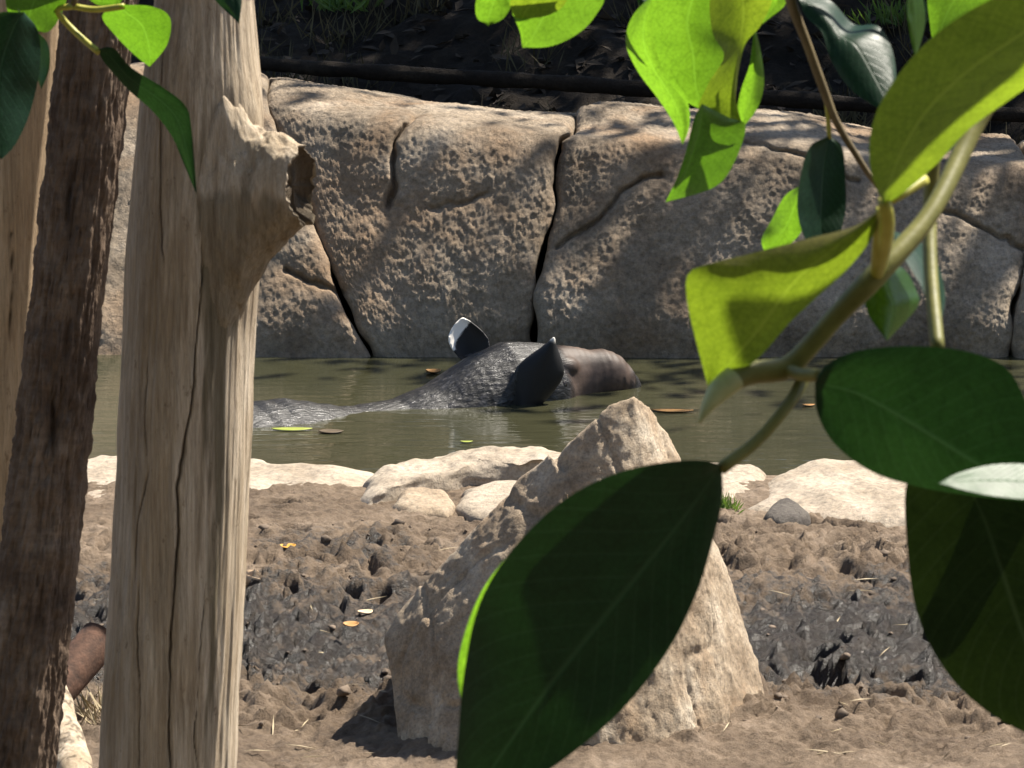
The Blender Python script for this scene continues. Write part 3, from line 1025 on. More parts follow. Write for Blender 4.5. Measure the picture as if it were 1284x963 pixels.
def post(name, ax, label, m, seed, wid, cracks=(), bulge=None, stain_shade=(), amp=(0.05, 0.02), z0=-0.15, z1=2.7, ns=400, group=None, cat='post', zd=(0.5, 1.3), lump=0.0, part='trunk'):
    """ax: two pixel points on the axis with depth; wid: list of (py, radius px)"""
    (p0, q0, Y0), (p1, q1, Y1) = ax
    a, b = at(p0, q0, Y0), at(p1, q1, Y1)
    dirv = (b - a) / (b[2] - a[2])
    z = np.r_[np.linspace(z0, zd[0], 30)[:-1], np.arange(zd[0], zd[1], 0.0022), np.linspace(zd[1], z1, 40)]
    C = a[None] + (z - a[2])[:, None] * dirv[None]
    wz = np.array([a[2] + (q0 - w[0]) * (b[2] - a[2]) / (q0 - q1) for w in wid]); wr = np.array([w[1] * Y0 / F_PX for w in wid])
    o = np.argsort(wz)
    r0 = np.interp(z, wz[o], wr[o])
    th = np.linspace(0, 2 * math.pi, ns, endpoint=False)          # 0 = +x, -pi/2 faces the camera
    T, Zg = np.meshgrid(th, z)
    cx, sx = np.cos(T), np.sin(T)
    r = r0[:, None] * (1 + amp[0] * fbm(cx * 1.2, sx * 1.2, Zg * 5, 3, 500 + seed) + amp[1] * fbm(cx * 6, sx * 6, Zg * 9, 3, 510 + seed))
    r = r + r0[:, None] * lump * fbm(cx * 9, sx * 9, Zg * 55, 4, 515 + seed, 0.6)
    r = r + r0[:, None] * 0.012 * fbm(cx * 16, sx * 16, Zg * 6, 3, 520 + seed)
    ck = np.zeros_like(r)
    for pts, dep, w in cracks:
        zz = np.array([a[2] + (q0 - p[1]) * (b[2] - a[2]) / (q0 - q1) for p in pts])
        axx = a[0] + (zz - a[2]) * dirv[0]
        rr_ = np.interp(zz, wz[o], wr[o])
        xx = np.array([at(p[0], p[1], Y0)[0] for p in pts])
        ang = -np.arccos(np.clip((xx - axx) / rr_, -0.99, 0.99))
        oo = np.argsort(zz)
        an = np.interp(z, zz[oo], ang[oo])[:, None] + 0.018 * noise(Zg * 22, seed, 0, 530) + 0.008 * noise(Zg * 110, seed, 0, 531)
        inz = (sm(zz.min() - 0.004, zz.min() + 0.03, z) * (1 - sm(zz.max() - 0.03, zz.max() + 0.004, z)))[:, None]
        dd = np.abs(np.angle(np.exp(1j * (T - 2 * math.pi - an)))) * r0[:, None]
        ww = w * (0.7 + 0.5 * noise(Zg * 25, 7.7, seed, 533))
        g = np.exp(-(dd / ww) ** 2) * inz
        r = r - dep * g
        ck = np.maximum(ck, np.exp(-(dd / (ww * 0.8)) ** 2) * inz)
    if bulge:
        for (bz, bt, sz, st, am) in bulge:
            r = r + am * np.exp(-((Zg - bz) / sz) ** 2 - (np.angle(np.exp(1j * (T - bt))) / st) ** 2)
    V = np.stack([C[:, None, 0] + r * cx, C[:, None, 1] + r * sx, np.broadcast_to(C[:, None, 2], r.shape)], -1).reshape(-1, 3)
    Q = grid_q(len(z), ns, True)
    n0 = len(V)
    V = np.vstack([V, C[-1]])
    k = np.arange(ns); bb = (len(z) - 1) * ns
    Tq = np.stack([np.full(ns, n0), bb + k, bb + (k + 1) % ns], -1)
    me = mesh_vqt(part, V, Q, Tq)
    attr(me, 'crack', np.r_[ck.ravel(), 0])
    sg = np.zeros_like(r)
    for (bz, bt, sz, st, am) in stain_shade:
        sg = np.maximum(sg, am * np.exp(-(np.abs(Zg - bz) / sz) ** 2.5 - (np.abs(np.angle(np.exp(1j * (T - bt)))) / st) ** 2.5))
    sg = sm(0.25, 0.6, sg + 0.25 * fbm(cx * 9, sx * 9, Zg * 12, 4, 540)) if len(stain_shade) else sg
    attr(me, 'stain_shade', np.r_[sg.ravel(), 0])
    me.flip_normals() if me.polygons[len(Q) // 2].normal.dot(Vector(V[Q[len(Q) // 2][0]] - C[len(z) // 2])) < 0 else None
    t = thing(name, (C[0][0], C[0][1], 0.0), label, cat, group)
    link(part, me, m, t)
    return t, C, z


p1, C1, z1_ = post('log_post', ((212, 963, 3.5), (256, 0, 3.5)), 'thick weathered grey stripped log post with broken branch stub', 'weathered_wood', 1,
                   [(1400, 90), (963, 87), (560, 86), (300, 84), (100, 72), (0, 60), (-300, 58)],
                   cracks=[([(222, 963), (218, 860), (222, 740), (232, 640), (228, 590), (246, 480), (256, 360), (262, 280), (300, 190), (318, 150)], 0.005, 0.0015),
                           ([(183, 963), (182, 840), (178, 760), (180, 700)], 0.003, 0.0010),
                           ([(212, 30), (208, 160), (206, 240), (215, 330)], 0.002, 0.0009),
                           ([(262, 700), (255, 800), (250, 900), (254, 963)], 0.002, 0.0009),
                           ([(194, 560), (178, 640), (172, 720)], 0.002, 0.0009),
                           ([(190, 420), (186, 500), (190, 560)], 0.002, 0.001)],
                   stain_shade=[(at(300, 300, 3.5)[2], math.radians(-58), 0.11, 0.42, 1.0), (at(270, 470, 3.5)[2], math.radians(-60), 0.12, 0.22, 0.8), (at(270, 720, 3.5)[2], math.radians(-52), 0.20, 0.16, 0.55)],
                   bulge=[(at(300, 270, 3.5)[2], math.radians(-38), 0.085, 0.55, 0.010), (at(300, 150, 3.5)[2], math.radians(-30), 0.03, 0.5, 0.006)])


def stub():
    Y = 3.478
    # centre px, py, half height px, half depth px
    K = np.array([[262, 285, 175, 46], [290, 268, 150, 46], [312, 255, 118, 44], [330, 246, 92, 42], [346, 236, 76, 42], [362, 230, 62, 39], [376, 227, 54, 36], [382, 227, 52, 35]], float)
    K = spline(K, 70)
    ns = 160
    th = np.linspace(0, 2 * math.pi, ns, endpoint=False)
    rows = []
    sc = Y / F_PX
    bdir = np.array([0.42, 0.9, 0.0])
    depth0 = 0.0
    cs = []
    for k, (px, py, hh, hd) in enumerate(K):
        c = at(px, py, Y)
        c[1] = Y - 0.006 - (px - 262) * sc * 0.36
        cs.append((c, hh * sc, hd * sc))
    for k, (c, hh, hd) in enumerate(cs):
        ring = []
        for t in th:
            ring.append(c + np.array([0, 0, 1]) * hh * math.sin(t) + bdir * hd * math.cos(t))
        rows.append(ring)
    rows = np.array(rows)
    nz = fbm(rows[..., 0] * 40, rows[..., 1] * 40, rows[..., 2] * 14, 4, 600)
    ctr = np.array([c for c, _, _ in cs])[:, None, :]
    rows = rows + (rows - ctr) * (nz * 0.09 + 0.035 * fbm(rows[..., 0] * 150, rows[..., 1] * 150, rows[..., 2] * 40, 3, 601))[..., None]
    rag = np.array([0.005 * float(fbm(math.cos(t) * 2, math.sin(t) * 2, 0, 2, 610)) + 0.002 * float(fbm(math.cos(t) * 9, math.sin(t) * 9, 0, 3, 611)) for t in th])
    adir = np.array([0.9, -0.42, 0.0])
    rows[-1] += adir[None] * rag[:, None]
    rows[-2] += adir[None] * rag[:, None] * 0.5
    c, hh, hd = cs[-1]
    inner = []
    for sc2, back in ((0.93, -0.001), (0.84, -0.006), (0.7, -0.011), (0.5, -0.013), (0.2, -0.011), (0.02, -0.012)):
        ring = np.array([c + adir * (back + rag[k] * (0.9 if back > -0.01 else 0.3)) + np.array([0, 0, 1]) * hh * sc2 * math.sin(t) + bdir * hd * sc2 * math.cos(t) for k, t in enumerate(th)])
        inner.append(ring)
    V = np.concatenate([rows, np.array(inner)]).reshape(-1, 3)
    n = len(V) // ns
    me = mesh_np('branch_stub', V, grid_q(n, ns, True))
    ck = np.zeros(len(V)); ck[len(rows) * ns:] = 0.85  # shade inside the broken end put into its colour
    attr(me, 'crack', ck)
    zt = V[:, 2]; cz0 = float(at(340, 240, Y)[2])
    under_shade = sm(0.35, 0.6, 0.5 + (cz0 - zt) / 0.03 * 0.5 + 0.3 * fbm(V[:, 0] * 60, V[:, 1] * 60, V[:, 2] * 25, 3, 620)) * 0.75  # shade of the underside put into the stub's colour
    attr(me, 'stain_shade', under_shade)
    me.flip_normals() if me.polygons[20 * ns + ns // 4].normal.z < 0 else None
    o = link('branch_stub', me, 'weathered_wood', p1, label='broken hollow end of a sawn-off branch')


stub()
post('tree_trunk', ((20, 963, 3.36), (127, 0, 3.42)), 'slim dark rough-barked trunk leaning between two pale posts', 'dark_bark', 2,
     [(1400, 58), (963, 52), (600, 47), (300, 46), (0, 46), (-300, 45)], amp=(0.06, 0.04), lump=0.07, ns=260, cat='tree trunk',
     cracks=[([(60, 470), (68, 520), (62, 570)], 0.006, 0.006), ([(90, 180), (82, 240), (86, 300)], 0.003, 0.006)])
post('log_post', ((-38, 963, 3.62), (30, 0, 3.62)), 'smooth pale tan post behind the dark leaning trunk', 'pale_wood', 3,
     [(1400, 62), (963, 58), (600, 56), (0, 56), (-300, 55)], amp=(0.03, 0.01), ns=110,
     cracks=[([(20, 250), (22, 330), (18, 420)], 0.002, 0.001), ([(5, 120), (2, 300), (-2, 500)], 0.002, 0.001)])

# cut pipe and short log on the ground between the posts
pp = thing('drain_pipe', gnd(40, 905, 0.03), 'short rusty brown pipe end sticking out beside the dark trunk', 'pipe')
a, b = at(40, 900, 5.62), at(126, 800, 5.75)
V, Q, T = tube([a, a * 0.5 + b * 0.5, b], [0.030, 0.030, 0.030], 24, 12, cap=False)
n0 = len(V)
Vi, Qi, Ti = tube([b, a * 0.25 + b * 0.75], [0.0255, 0.0255], 24, 4)
rim = np.stack([n0 - 24 + np.arange(24), n0 - 24 + (np.arange(24) + 1) % 24, n0 + (np.arange(24) + 1) % 24, n0 + np.arange(24)], -1)
me = mesh_vqt('pipe_wall', np.vstack([V, Vi]), np.vstack([Q, rim, Qi[:, ::-1] + n0]), None)
link('pipe_wall', me, 'pipe_brown', pp)
a, b = at(104, 1010, 3.95), at(66, 860, 4.15)
V, Q, T = tube([a, a * 0.5 + b * 0.5, b], [0.020, 0.019, 0.014], 40, 90, rough=0.05, s=9)
me = mesh_vqt('short_log', V, Q, T)
attr(me, 'crack', sm(0.72, 0.95, 1 - np.abs(fbm(V[:, 0] * 70, V[:, 1] * 70, V[:, 2] * 9, 3, 444))) * 0.8)
link('short_log', me, 'weathered_wood', label='thin pale stripped log leaning at the foot of the dark trunk', category='log')

# ------------------------------------------------------------------ foreground foliage


def resample(pts, n):
    P = np.array(pts, float)
    if len(P) > 2:
        P = spline(P, 120)
    d = np.r_[0, np.cumsum(np.hypot(*np.diff(P[:, :2], axis=0).T))]
    t = np.linspace(0, d[-1], n)
    return np.column_stack([np.interp(t, d, P[:, k]) for k in range(P.shape[1])])


def leaf(parent, left, right, Yb, Yt, m, tilt=0.0, cup=0.004, mid=None, rib=True, wave=0.002, seed=0, ribr=0.0006, bend=0.0, label=None, curl=None, hang=None):
    """left / right: pixel outlines from base to tip; Y depth from base to tip; tilt: depth change across"""
    nu, nv = 40, 17
    Lp, Rp = resample(left, nu), resample(right, nu)
    Mp = resample(mid, nu) if mid is not None else 0.5 * (Lp + Rp)
    if hang is None:
        hang = {'leaf_green': 0.8, 'leaf_mid': 0.55, 'leaf_olive': 0.65}.get(m, 0.0)
    V, UV = np.empty((nu, nv, 3)), np.empty((nu, nv, 2))
    for i in range(nu):
        t = i / (nu - 1)
        for j in range(nv):
            s = -1 + 2 * j / (nv - 1)
            p = Mp[i] * (1 - abs(s)) + (Lp[i] if s < 0 else Rp[i]) * abs(s)
            yy = Yb + (Yt - Yb) * t + tilt * s * math.sin(math.pi * min(1, t * 0.9 + 0.1)) + cup * abs(s) ** 1.6 * math.sin(math.pi * t) + bend * math.sin(math.pi * t)
            yy += hang * (p[1] - Mp[0][1]) / F_PX * Yb
            if curl and s * curl[0] > 0:
                yy += curl[1] * float(sm(curl[2], 1.0, abs(s)) * sm(curl[3], curl[3] + 0.2, t) * (1 - sm(0.9, 1.0, t)))
            yy += wave * float(noise(t * 5, s * 1.5, seed, 700)) * abs(s)
            V[i, j] = at(p[0], p[1], yy)
            UV[i, j] = (0.5 + 0.5 * s, t)
    me = mesh_np('leaf', V.reshape(-1, 3), grid_q(nu, nv))
    uvl = me.uv_layers.new(name='UVMap')
    idx = np.empty(len(me.loops), np.int32); me.loops.foreach_get('vertex_index', idx)
    uvl.data.foreach_set('uv', UV.reshape(-1, 2)[idx].astype(np.float32).ravel())
    o = link('leaf', me, m, parent)
    if label:
        o['label'] = label
    if rib and m in ():
        c = V[:, nv // 2]
        V2, Q2, T2 = tube(c[1:-3], np.linspace(ribr, ribr * 0.3, nu - 4), 6)
        me2 = mesh_vqt('midrib', V2, Q2, T2)
        link('midrib', me2, 'leaf_rib' if m not in ('leaf_dark', 'leaf_olive_dark') else 'leaf_rib_dark', o)
    return o


def shade_copy(o, t, dx=0.0, dz=0.0, dy=0.0, m='leaf_dark'):
    """unseen copy of a leaf, added towards the sun to cast shade on it"""
    c = o.copy()
    c.data = o.data.copy()
    c.data.materials.clear(); c.data.materials.append(M[m])
    col.objects.link(c)
    c.parent = o.parent
    c.location = Vector(o.location) + Vector(SUN) * t + Vector((dx, dy, dz))
    if 'label' in c:
        del c['label']
    return c


m_plain('leaf_rib_dark', (0.025, 0.06, 0.02), (0.04, 0.085, 0.025), 0.5, trans=(0.06, 0.16, 0.02))
m_plain('leaf_rib', (0.16, 0.19, 0.05), (0.24, 0.26, 0.08), 0.5, trans=(0.5, 0.7, 0.1))


def stem(parent, pts, m, name='stem', n=30, seg=10):
    """pts: (px, py, Y, radius px)"""
    P = [at(a, b, c) for a, b, c, _ in pts]
    r = [d * c / F_PX for _, _, c, d in pts]
    V, Q, T = tube(P, r, seg, n)
    link(name, mesh_vqt(name, V, Q, T), m, parent)


YB = 1.55
br = thing('leafy_branch', at(1215, 170, YB), 'leafy green branch with large glossy leaves and pale bud hanging before the pond', 'branch')
stem(br, [(1290, -160, 1.66, 17), (1262, 60, 1.62, 15), (1215, 170, 1.60, 13), (1165, 270, 1.57, 12), (1098, 345, YB, 15), (1050, 395, YB, 13), (1010, 440, YB, 13), (985, 462, YB, 15), (940, 468, YB - .005, 15), (912, 480, YB - .01, 15)], 'green_stem', n=60, seg=16)
stem(br, [(920, 474, YB - .008, 17), (902, 490, YB - .012, 15), (886, 512, YB - .016, 8), (877, 530, YB - .018, 1.5)], 'pale_bud', 'bud', 16, 14)
stem(br, [(1010, 470, YB, 9), (990, 505, YB - .01, 8), (950, 552, YB - .02, 8), (905, 587, YB - .03, 9)], 'green_stem', 'petiole', 20)
stem(br, [(985, 462, YB, 9), (1005, 470, YB - .01, 9), (1030, 470, YB - .02, 8)], 'green_stem', 'petiole', 12)
stem(br, [(1098, 348, YB, 9), (1108, 310, YB - .02, 10), (1112, 275, YB - .035, 10), (1108, 250, YB - .04, 8)], 'yellow_stem', 'petiole', 16)
stem(br, [(1098, 348, YB, 7), (1100, 310, YB - .02, 7), (1104, 262, YB - .03, 6)], 'yellow_stem', 'petiole', 16)
stem(br, [(1172, 180, 1.62, 9), (1166, 260, 1.62, 9), (1167, 340, 1.6, 9), (1176, 440, 1.57, 9)], 'green_stem', 'petiole', 20)
stem(br, [(1160, 225, 1.57, 7), (1130, 245, 1.56, 5), (1118, 252, 1.56, 5)], 'yellow_stem', 'petiole', 8)
# big dark leaf in the centre
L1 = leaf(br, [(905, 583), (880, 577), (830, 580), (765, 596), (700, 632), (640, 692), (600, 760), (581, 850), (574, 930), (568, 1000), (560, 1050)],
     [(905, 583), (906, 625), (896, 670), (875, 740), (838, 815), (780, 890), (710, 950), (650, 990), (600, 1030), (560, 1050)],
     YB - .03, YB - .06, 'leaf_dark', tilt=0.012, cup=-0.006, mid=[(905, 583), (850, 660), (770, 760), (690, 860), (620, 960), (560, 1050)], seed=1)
leaf(br, [(650, 680), (606, 738), (581, 800), (574, 850), (585, 905)], [(650, 680), (660, 760), (645, 830), (620, 885), (585, 905)], YB - .0, YB - .0, 'leaf_green', seed=10)  # narrow leaf added behind to imitate the big leaf's sunlit left rim
# dark leaf on the right
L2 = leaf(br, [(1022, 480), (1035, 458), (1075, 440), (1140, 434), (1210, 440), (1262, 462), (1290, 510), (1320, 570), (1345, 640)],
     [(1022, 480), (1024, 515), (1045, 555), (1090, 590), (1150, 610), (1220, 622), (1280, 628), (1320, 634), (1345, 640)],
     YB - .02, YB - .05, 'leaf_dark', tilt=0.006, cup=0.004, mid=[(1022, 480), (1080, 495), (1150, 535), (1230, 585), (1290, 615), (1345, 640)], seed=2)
# leaf strip added under it, angled to imitate the sun glare of its fold
m_leaf('leaf_glossy', (0.02, 0.06, 0.02), (0.1, 0.25, 0.02), 0.25, 0.5, spec=0.4)
leaf(br, [(1176, 606), (1205, 592), (1250, 582), (1300, 584), (1340, 600)], [(1176, 606), (1215, 616), (1255, 623), (1300, 624), (1340, 600)], YB - .09, YB - .06, 'leaf_glossy', cup=0.0, hang=-1.45, wave=0.001, seed=9)
# leaf behind it, hanging down
m_leaf('leaf_olive_dark', (0.013, 0.030, 0.009), (0.014, 0.026, 0.003), 0.30, 0.55, spec=0.12)
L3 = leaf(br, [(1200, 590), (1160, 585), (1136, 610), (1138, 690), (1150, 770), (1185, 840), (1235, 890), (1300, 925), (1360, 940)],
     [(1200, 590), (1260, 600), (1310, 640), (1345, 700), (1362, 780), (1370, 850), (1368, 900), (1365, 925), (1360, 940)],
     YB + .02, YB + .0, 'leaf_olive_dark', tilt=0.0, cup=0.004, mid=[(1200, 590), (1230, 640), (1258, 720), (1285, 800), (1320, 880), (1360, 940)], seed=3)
# upper olive leaf
L4 = leaf(br, [(1108, 258), (1092, 215), (1092, 165), (1112, 115), (1160, 55), (1225, 8), (1300, -20), (1390, -25)],
     [(1108, 258), (1135, 240), (1175, 205), (1215, 162), (1270, 122), (1320, 85), (1360, 30), (1390, -25)],
     YB - .04, YB - .10, 'leaf_olive', tilt=0.015, cup=0.01, seed=4)
# left olive leaf
L5 = leaf(br, [(1104, 262), (1070, 284), (1010, 300), (940, 318), (885, 332), (862, 345), (862, 380), (872, 425), (884, 470), (889, 488)],
     [(1104, 262), (1095, 295), (1065, 335), (1025, 372), (990, 405), (960, 440), (935, 462), (912, 476), (898, 484), (889, 488)],
     YB - .03, YB - .05, 'leaf_olive', tilt=-0.006, cup=0.006, mid=[(1104, 262), (1060, 300), (1000, 350), (955, 410), (920, 450), (889, 488)], seed=5)
# small leaves behind the stem
leaf(br, [(1092, 330), (1080, 360), (1086, 385), (1092, 400), (1112, 428)], [(1092, 330), (1130, 335), (1148, 362), (1150, 385), (1112, 428)], 1.66, 1.62, 'leaf_mid', tilt=0.02, cup=0.012, seed=6)
leaf(br, [(1120, 290), (1125, 310), (1150, 350), (1165, 380), (1180, 405)], [(1120, 290), (1150, 300), (1175, 330), (1185, 370), (1180, 405)], 1.66, 1.62, 'leaf_dark', tilt=0.02, cup=0.006, seed=7)
leaf(br, [(1245, 600), (1235, 565), (1250, 545), (1290, 530), (1350, 520)], [(1245, 600), (1275, 605), (1310, 600), (1335, 570), (1350, 520)], YB + .03, YB + .01, 'leaf_green', tilt=0.01, seed=8)
# unseen leaves added out of frame to shade the ones in view


def free_leaf(parent, base, tip, width, m, nrm=(0, -0.3, 1), seed=0):
    """leaf by world points"""
    base, tip = np.array(base, float), np.array(tip, float)
    ax = tip - base
    sd = np.cross(ax / np.linalg.norm(ax), np.array(nrm, float)); sd /= np.linalg.norm(sd) + 1e-9
    nn = np.cross(sd, ax / np.linalg.norm(ax))
    nu, nv = 18, 9
    V = np.empty((nu, nv, 3)); UV = np.empty((nu, nv, 2))
    for i in range(nu):
        t = i / (nu - 1)
        w = width * math.sin(math.pi * t ** 0.85) ** 0.8 * 0.5
        for j in range(nv):
            s = -1 + 2 * j / (nv - 1)
            V[i, j] = base + ax * t + sd * w * s + nn * (0.15 * w * abs(s) - 0.08 * np.linalg.norm(ax) * t * t + 0.003 * float(noise(t * 4, s, seed, 710)))
            UV[i, j] = (0.5 + 0.5 * s, t)
    me = mesh_np('leaf', V.reshape(-1, 3), grid_q(nu, nv))
    uvl = me.uv_layers.new(name='UVMap')
    idx = np.empty(len(me.loops), np.int32); me.loops.foreach_get('vertex_index', idx)
    uvl.data.foreach_set('uv', UV.reshape(-1, 2)[idx].astype(np.float32).ravel())
    return link('leaf', me, m, parent)


def shade_leaf(parent, px, py, Y, t, size, m='leaf_dark', seed=0, az=None):
    """an unseen leaf added between a point and the sun to shade it"""
    p = at(px, py, Y) + SUN * t
    rs = random.Random(seed)
    a = az if az is not None else rs.uniform(0, 6.28)
    d = np.array([math.cos(a), math.sin(a), rs.uniform(-0.4, 0.1)]) * size * 0.5
    free_leaf(parent, p - d, p + d, size * 0.5, m, (0.1, 0, 1), seed)


shade_copy(L4, 0.30, dx=-0.009, dz=0.005)  # unseen copies added to shade the two olive leaves
shade_copy(L5, 0.46, dx=0.016, dz=-0.008)

# slim twig with dark hanging leaves
YT = 2.05
tw = thing('leafy_twig', at(1050, 120, YT), 'thin yellow-brown twig with narrow dark leaves behind the large olive leaf', 'twig')
stem(tw, [(960, -120, YT, 7), (988, -10, YT, 7), (1012, 55, YT, 6), (1032, 110, YT, 6), (1050, 155, YT, 5), (1085, 212, YT, 4), (1105, 240, YT, 3)], 'woody_stem', n=40)
stem(tw, [(1035, 118, YT, 3), (1038, 145, YT, 3), (1040, 174, YT, 3)], 'yellow_stem', 'petiole', 10)
leaf(tw, [(1040, 170), (1015, 185), (1003, 225), (1000, 265), (1010, 300), (1030, 320)], [(1040, 170), (1056, 185), (1060, 225), (1060, 265), (1050, 300), (1030, 320)], YT, YT - .02, 'leaf_dark', tilt=0.006, cup=-0.003, seed=11)
leaf(tw, [(1010, 230), (985, 245), (968, 275), (955, 300), (960, 320)], [(1010, 230), (1012, 260), (1005, 290), (985, 310), (960, 320)], YT + .03, YT + .02, 'leaf_green', tilt=-0.008, seed=12)
leaf(tw, [(995, -12), (1010, 20), (1030, 40), (1042, 75), (1065, 110), (1100, 135), (1118, 138)], [(995, -12), (1040, 0), (1070, 30), (1100, 32), (1118, 60), (1124, 100), (1118, 138)], YT, YT - .05, 'leaf_dark', tilt=0.01, cup=0.008, seed=13)
leaf(tw, [(1140, -30), (1138, 10), (1140, 40), (1148, 75)], [(1140, -30), (1156, -5), (1160, 30), (1148, 75)], YT, YT - .02, 'leaf_mid', tilt=0.012, seed=14)
leaf(tw, [(1240, -40), (1200, -45), (1165, -20), (1166, 30), (1172, 60)], [(1240, -40), (1260, -10), (1235, 15), (1200, 38), (1172, 60)], YT + .1, YT + .06, 'leaf_green', tilt=0.01, seed=15)
for (px, py) in ((1165, -30), (1005, -25)):
    stem(tw, [(975, -60, YT, 4), (px, py - 25, YT, 3), (px, py + 15, YT, 3)], 'woody_stem', 'petiole', 14)

# hanging cluster in the centre
YC = 2.15
cl = thing('leaf_cluster', at(880, 0, YC), 'hanging cluster of sunlit bright green folded leaves above the right half of the wall', 'branch')
stem(cl, [(905, -160, YC, 8), (915, -60, YC, 7), (905, -10, YC, 6), (893, 10, YC, 5)], 'woody_stem', n=16)
leaf(cl, [(880, -20), (835, -25), (818, 10), (822, 60), (835, 95), (858, 125), (884, 140)], [(880, -20), (912, 0), (906, 40), (915, 72), (900, 105), (890, 125), (884, 140)], YC, YC - .02, 'leaf_green', tilt=0.006, cup=0.004, seed=21)
leaf(cl, [(820, -10), (792, 22), (785, 55), (800, 90), (826, 125), (845, 155), (856, 182)], [(820, -10), (826, 40), (838, 80), (856, 112), (864, 135), (864, 160), (856, 182)], YC + .02, YC, 'leaf_green', tilt=-0.008, cup=0.006, seed=22)
leaf(cl, [(930, -30), (893, -10), (893, 40), (908, 70), (888, 105), (876, 140), (905, 158), (932, 160)], [(930, -30), (968, -10), (955, 30), (935, 55), (926, 90), (922, 130), (926, 150), (932, 160)], YC - .02, YC - .03, 'leaf_olive', tilt=0.012, cup=-0.006, mid=[(930, -30), (932, 20), (926, 70), (922, 120), (932, 160)], seed=23)
leaf(cl, [(880, 130), (870, 150), (860, 190), (848, 225), (834, 254)], [(880, 130), (915, 148), (935, 158), (920, 205), (895, 235), (834, 254)], YC - .01, YC - .01, 'leaf_mid', tilt=0.012, cup=0.008, mid=[(880, 130), (878, 160), (866, 200), (852, 235), (834, 254)], seed=24)
leaf(cl, [(946, 30), (940, 80), (930, 110), (924, 140), (932, 160)], [(946, 30), (955, 70), (958, 105), (950, 135), (932, 160)], YC + .02, YC + .01, 'leaf_green', tilt=0.004, seed=25)
leaf(cl, [(955, -40), (958, 0), (955, 20), (956, 30)], [(955, -40), (985, -20), (985, 5), (956, 30)], YC + .03, YC + .02, 'leaf_green', seed=26)
leaf(cl, [(798, -5), (805, 20), (818, 45), (824, 60)], [(798, -5), (815, 0), (826, 25), (824, 60)], YC + .05, YC + .05, 'leaf_dark', seed=27)

# top middle sprig
sp = thing('leaf_sprig', at(690, -20, YC), 'small sprig of curled sunlit leaves poking down over the dark bank', 'branch')
stem(sp, [(760, -170, YC, 7), (730, -80, YC, 6), (700, -40, YC, 5), (640, -20, YC, 4)], 'woody_stem', n=20)
leaf(sp, [(640, -30), (606, -20), (597, 0), (598, 22), (612, 32)], [(640, -30), (650, -10), (640, 10), (630, 24), (612, 32)], YC, YC - .01, 'leaf_green', seed=31)
leaf(sp, [(722, -40), (665, -25), (640, -5), (642, 15), (652, 40), (655, 60)], [(722, -40), (758, -10), (745, 22), (722, 44), (690, 58), (655, 60)], YC - .02, YC - .03, 'leaf_green', tilt=0.012, cup=0.006, seed=32)
leaf(sp, [(700, -30), (660, -25), (640, 0), (645, 20), (655, 24)], [(700, -30), (712, -10), (706, 8), (685, 20), (655, 24)], YC - .04, YC - .04, 'leaf_olive', seed=33)

# top left sprig
YL = 2.5
sl = thing('leafy_twig', at(75, 15, YL), 'twig with yellow petioles and long drooping leaves against the log posts', 'twig')
stem(sl, [(60, -160, YL, 7), (85, -80, YL, 6), (95, -20, YL, 5), (92, 8, YL, 4)], 'woody_stem', n=20)
stem(sl, [(92, 8, YL, 4), (120, 12, YL, 4), (155, 8, YL - .01, 4)], 'yellow_stem', 'petiole', 10)
stem(sl, [(92, 8, YL, 4), (72, 13, YL, 4), (92, 38, YL, 4), (124, 66, YL - .01, 4)], 'yellow_stem', 'petiole', 20)
leaf(sl, [(122, 62), (132, 80), (160, 112), (190, 138), (215, 170), (228, 200), (247, 245)], [(122, 62), (142, 60), (165, 85), (205, 110), (232, 132), (240, 160), (247, 245)], YL - .01, YL - .01, 'leaf_dark', tilt=-0.004, cup=0.001, seed=41)
leaf(sl, [(150, 6), (128, 20), (145, 45), (170, 70), (188, 84)], [(150, 6), (190, 8), (213, 22), (210, 55), (188, 84)], YL - .01, YL + .0, 'leaf_mid', tilt=-0.01, cup=0.006, seed=42)
leaf(sl, [(30, 15), (-10, 20), (-45, 70), (-40, 140), (-15, 185), (2, 200)], [(30, 15), (48, 40), (50, 85), (38, 140), (20, 180), (2, 200)], YL - .1, YL - .12, 'leaf_dark', tilt=0.01, seed=43)
leaf(sl, [(22, 10), (26, 30), (36, 60), (44, 90), (52, 112)], [(22, 10), (45, 38), (60, 55), (62, 85), (52, 112)], YL - .04, YL - .06, 'leaf_dark', tilt=-0.012, seed=44)
leaf(sl, [(70, -40), (30, -35), (8, -10), (12, 20), (30, 35)], [(70, -40), (85, -15), (78, 15), (60, 40), (30, 35)], YL - .02, YL - .03, 'leaf_mid', tilt=0.01, seed=45)
leaf(sl, [(262, -50), (258, -25), (268, -2), (300, 30)], [(262, -50), (295, -40), (303, -5), (300, 30)], YL, YL - .02, 'leaf_dark', seed=46)
leaf(sl, [(85, -50), (95, -20), (120, 5), (150, 6)], [(85, -50), (130, -45), (160, -20), (150, 6)], YL + .03, YL + .02, 'leaf_mid', seed=47)
stem(sl, [(85, -80, YL, 5), (180, -100, YL, 5), (262, -48, YL, 4)], 'woody_stem', 'petiole', 16)

# ------------------------------------------------------------------ litter


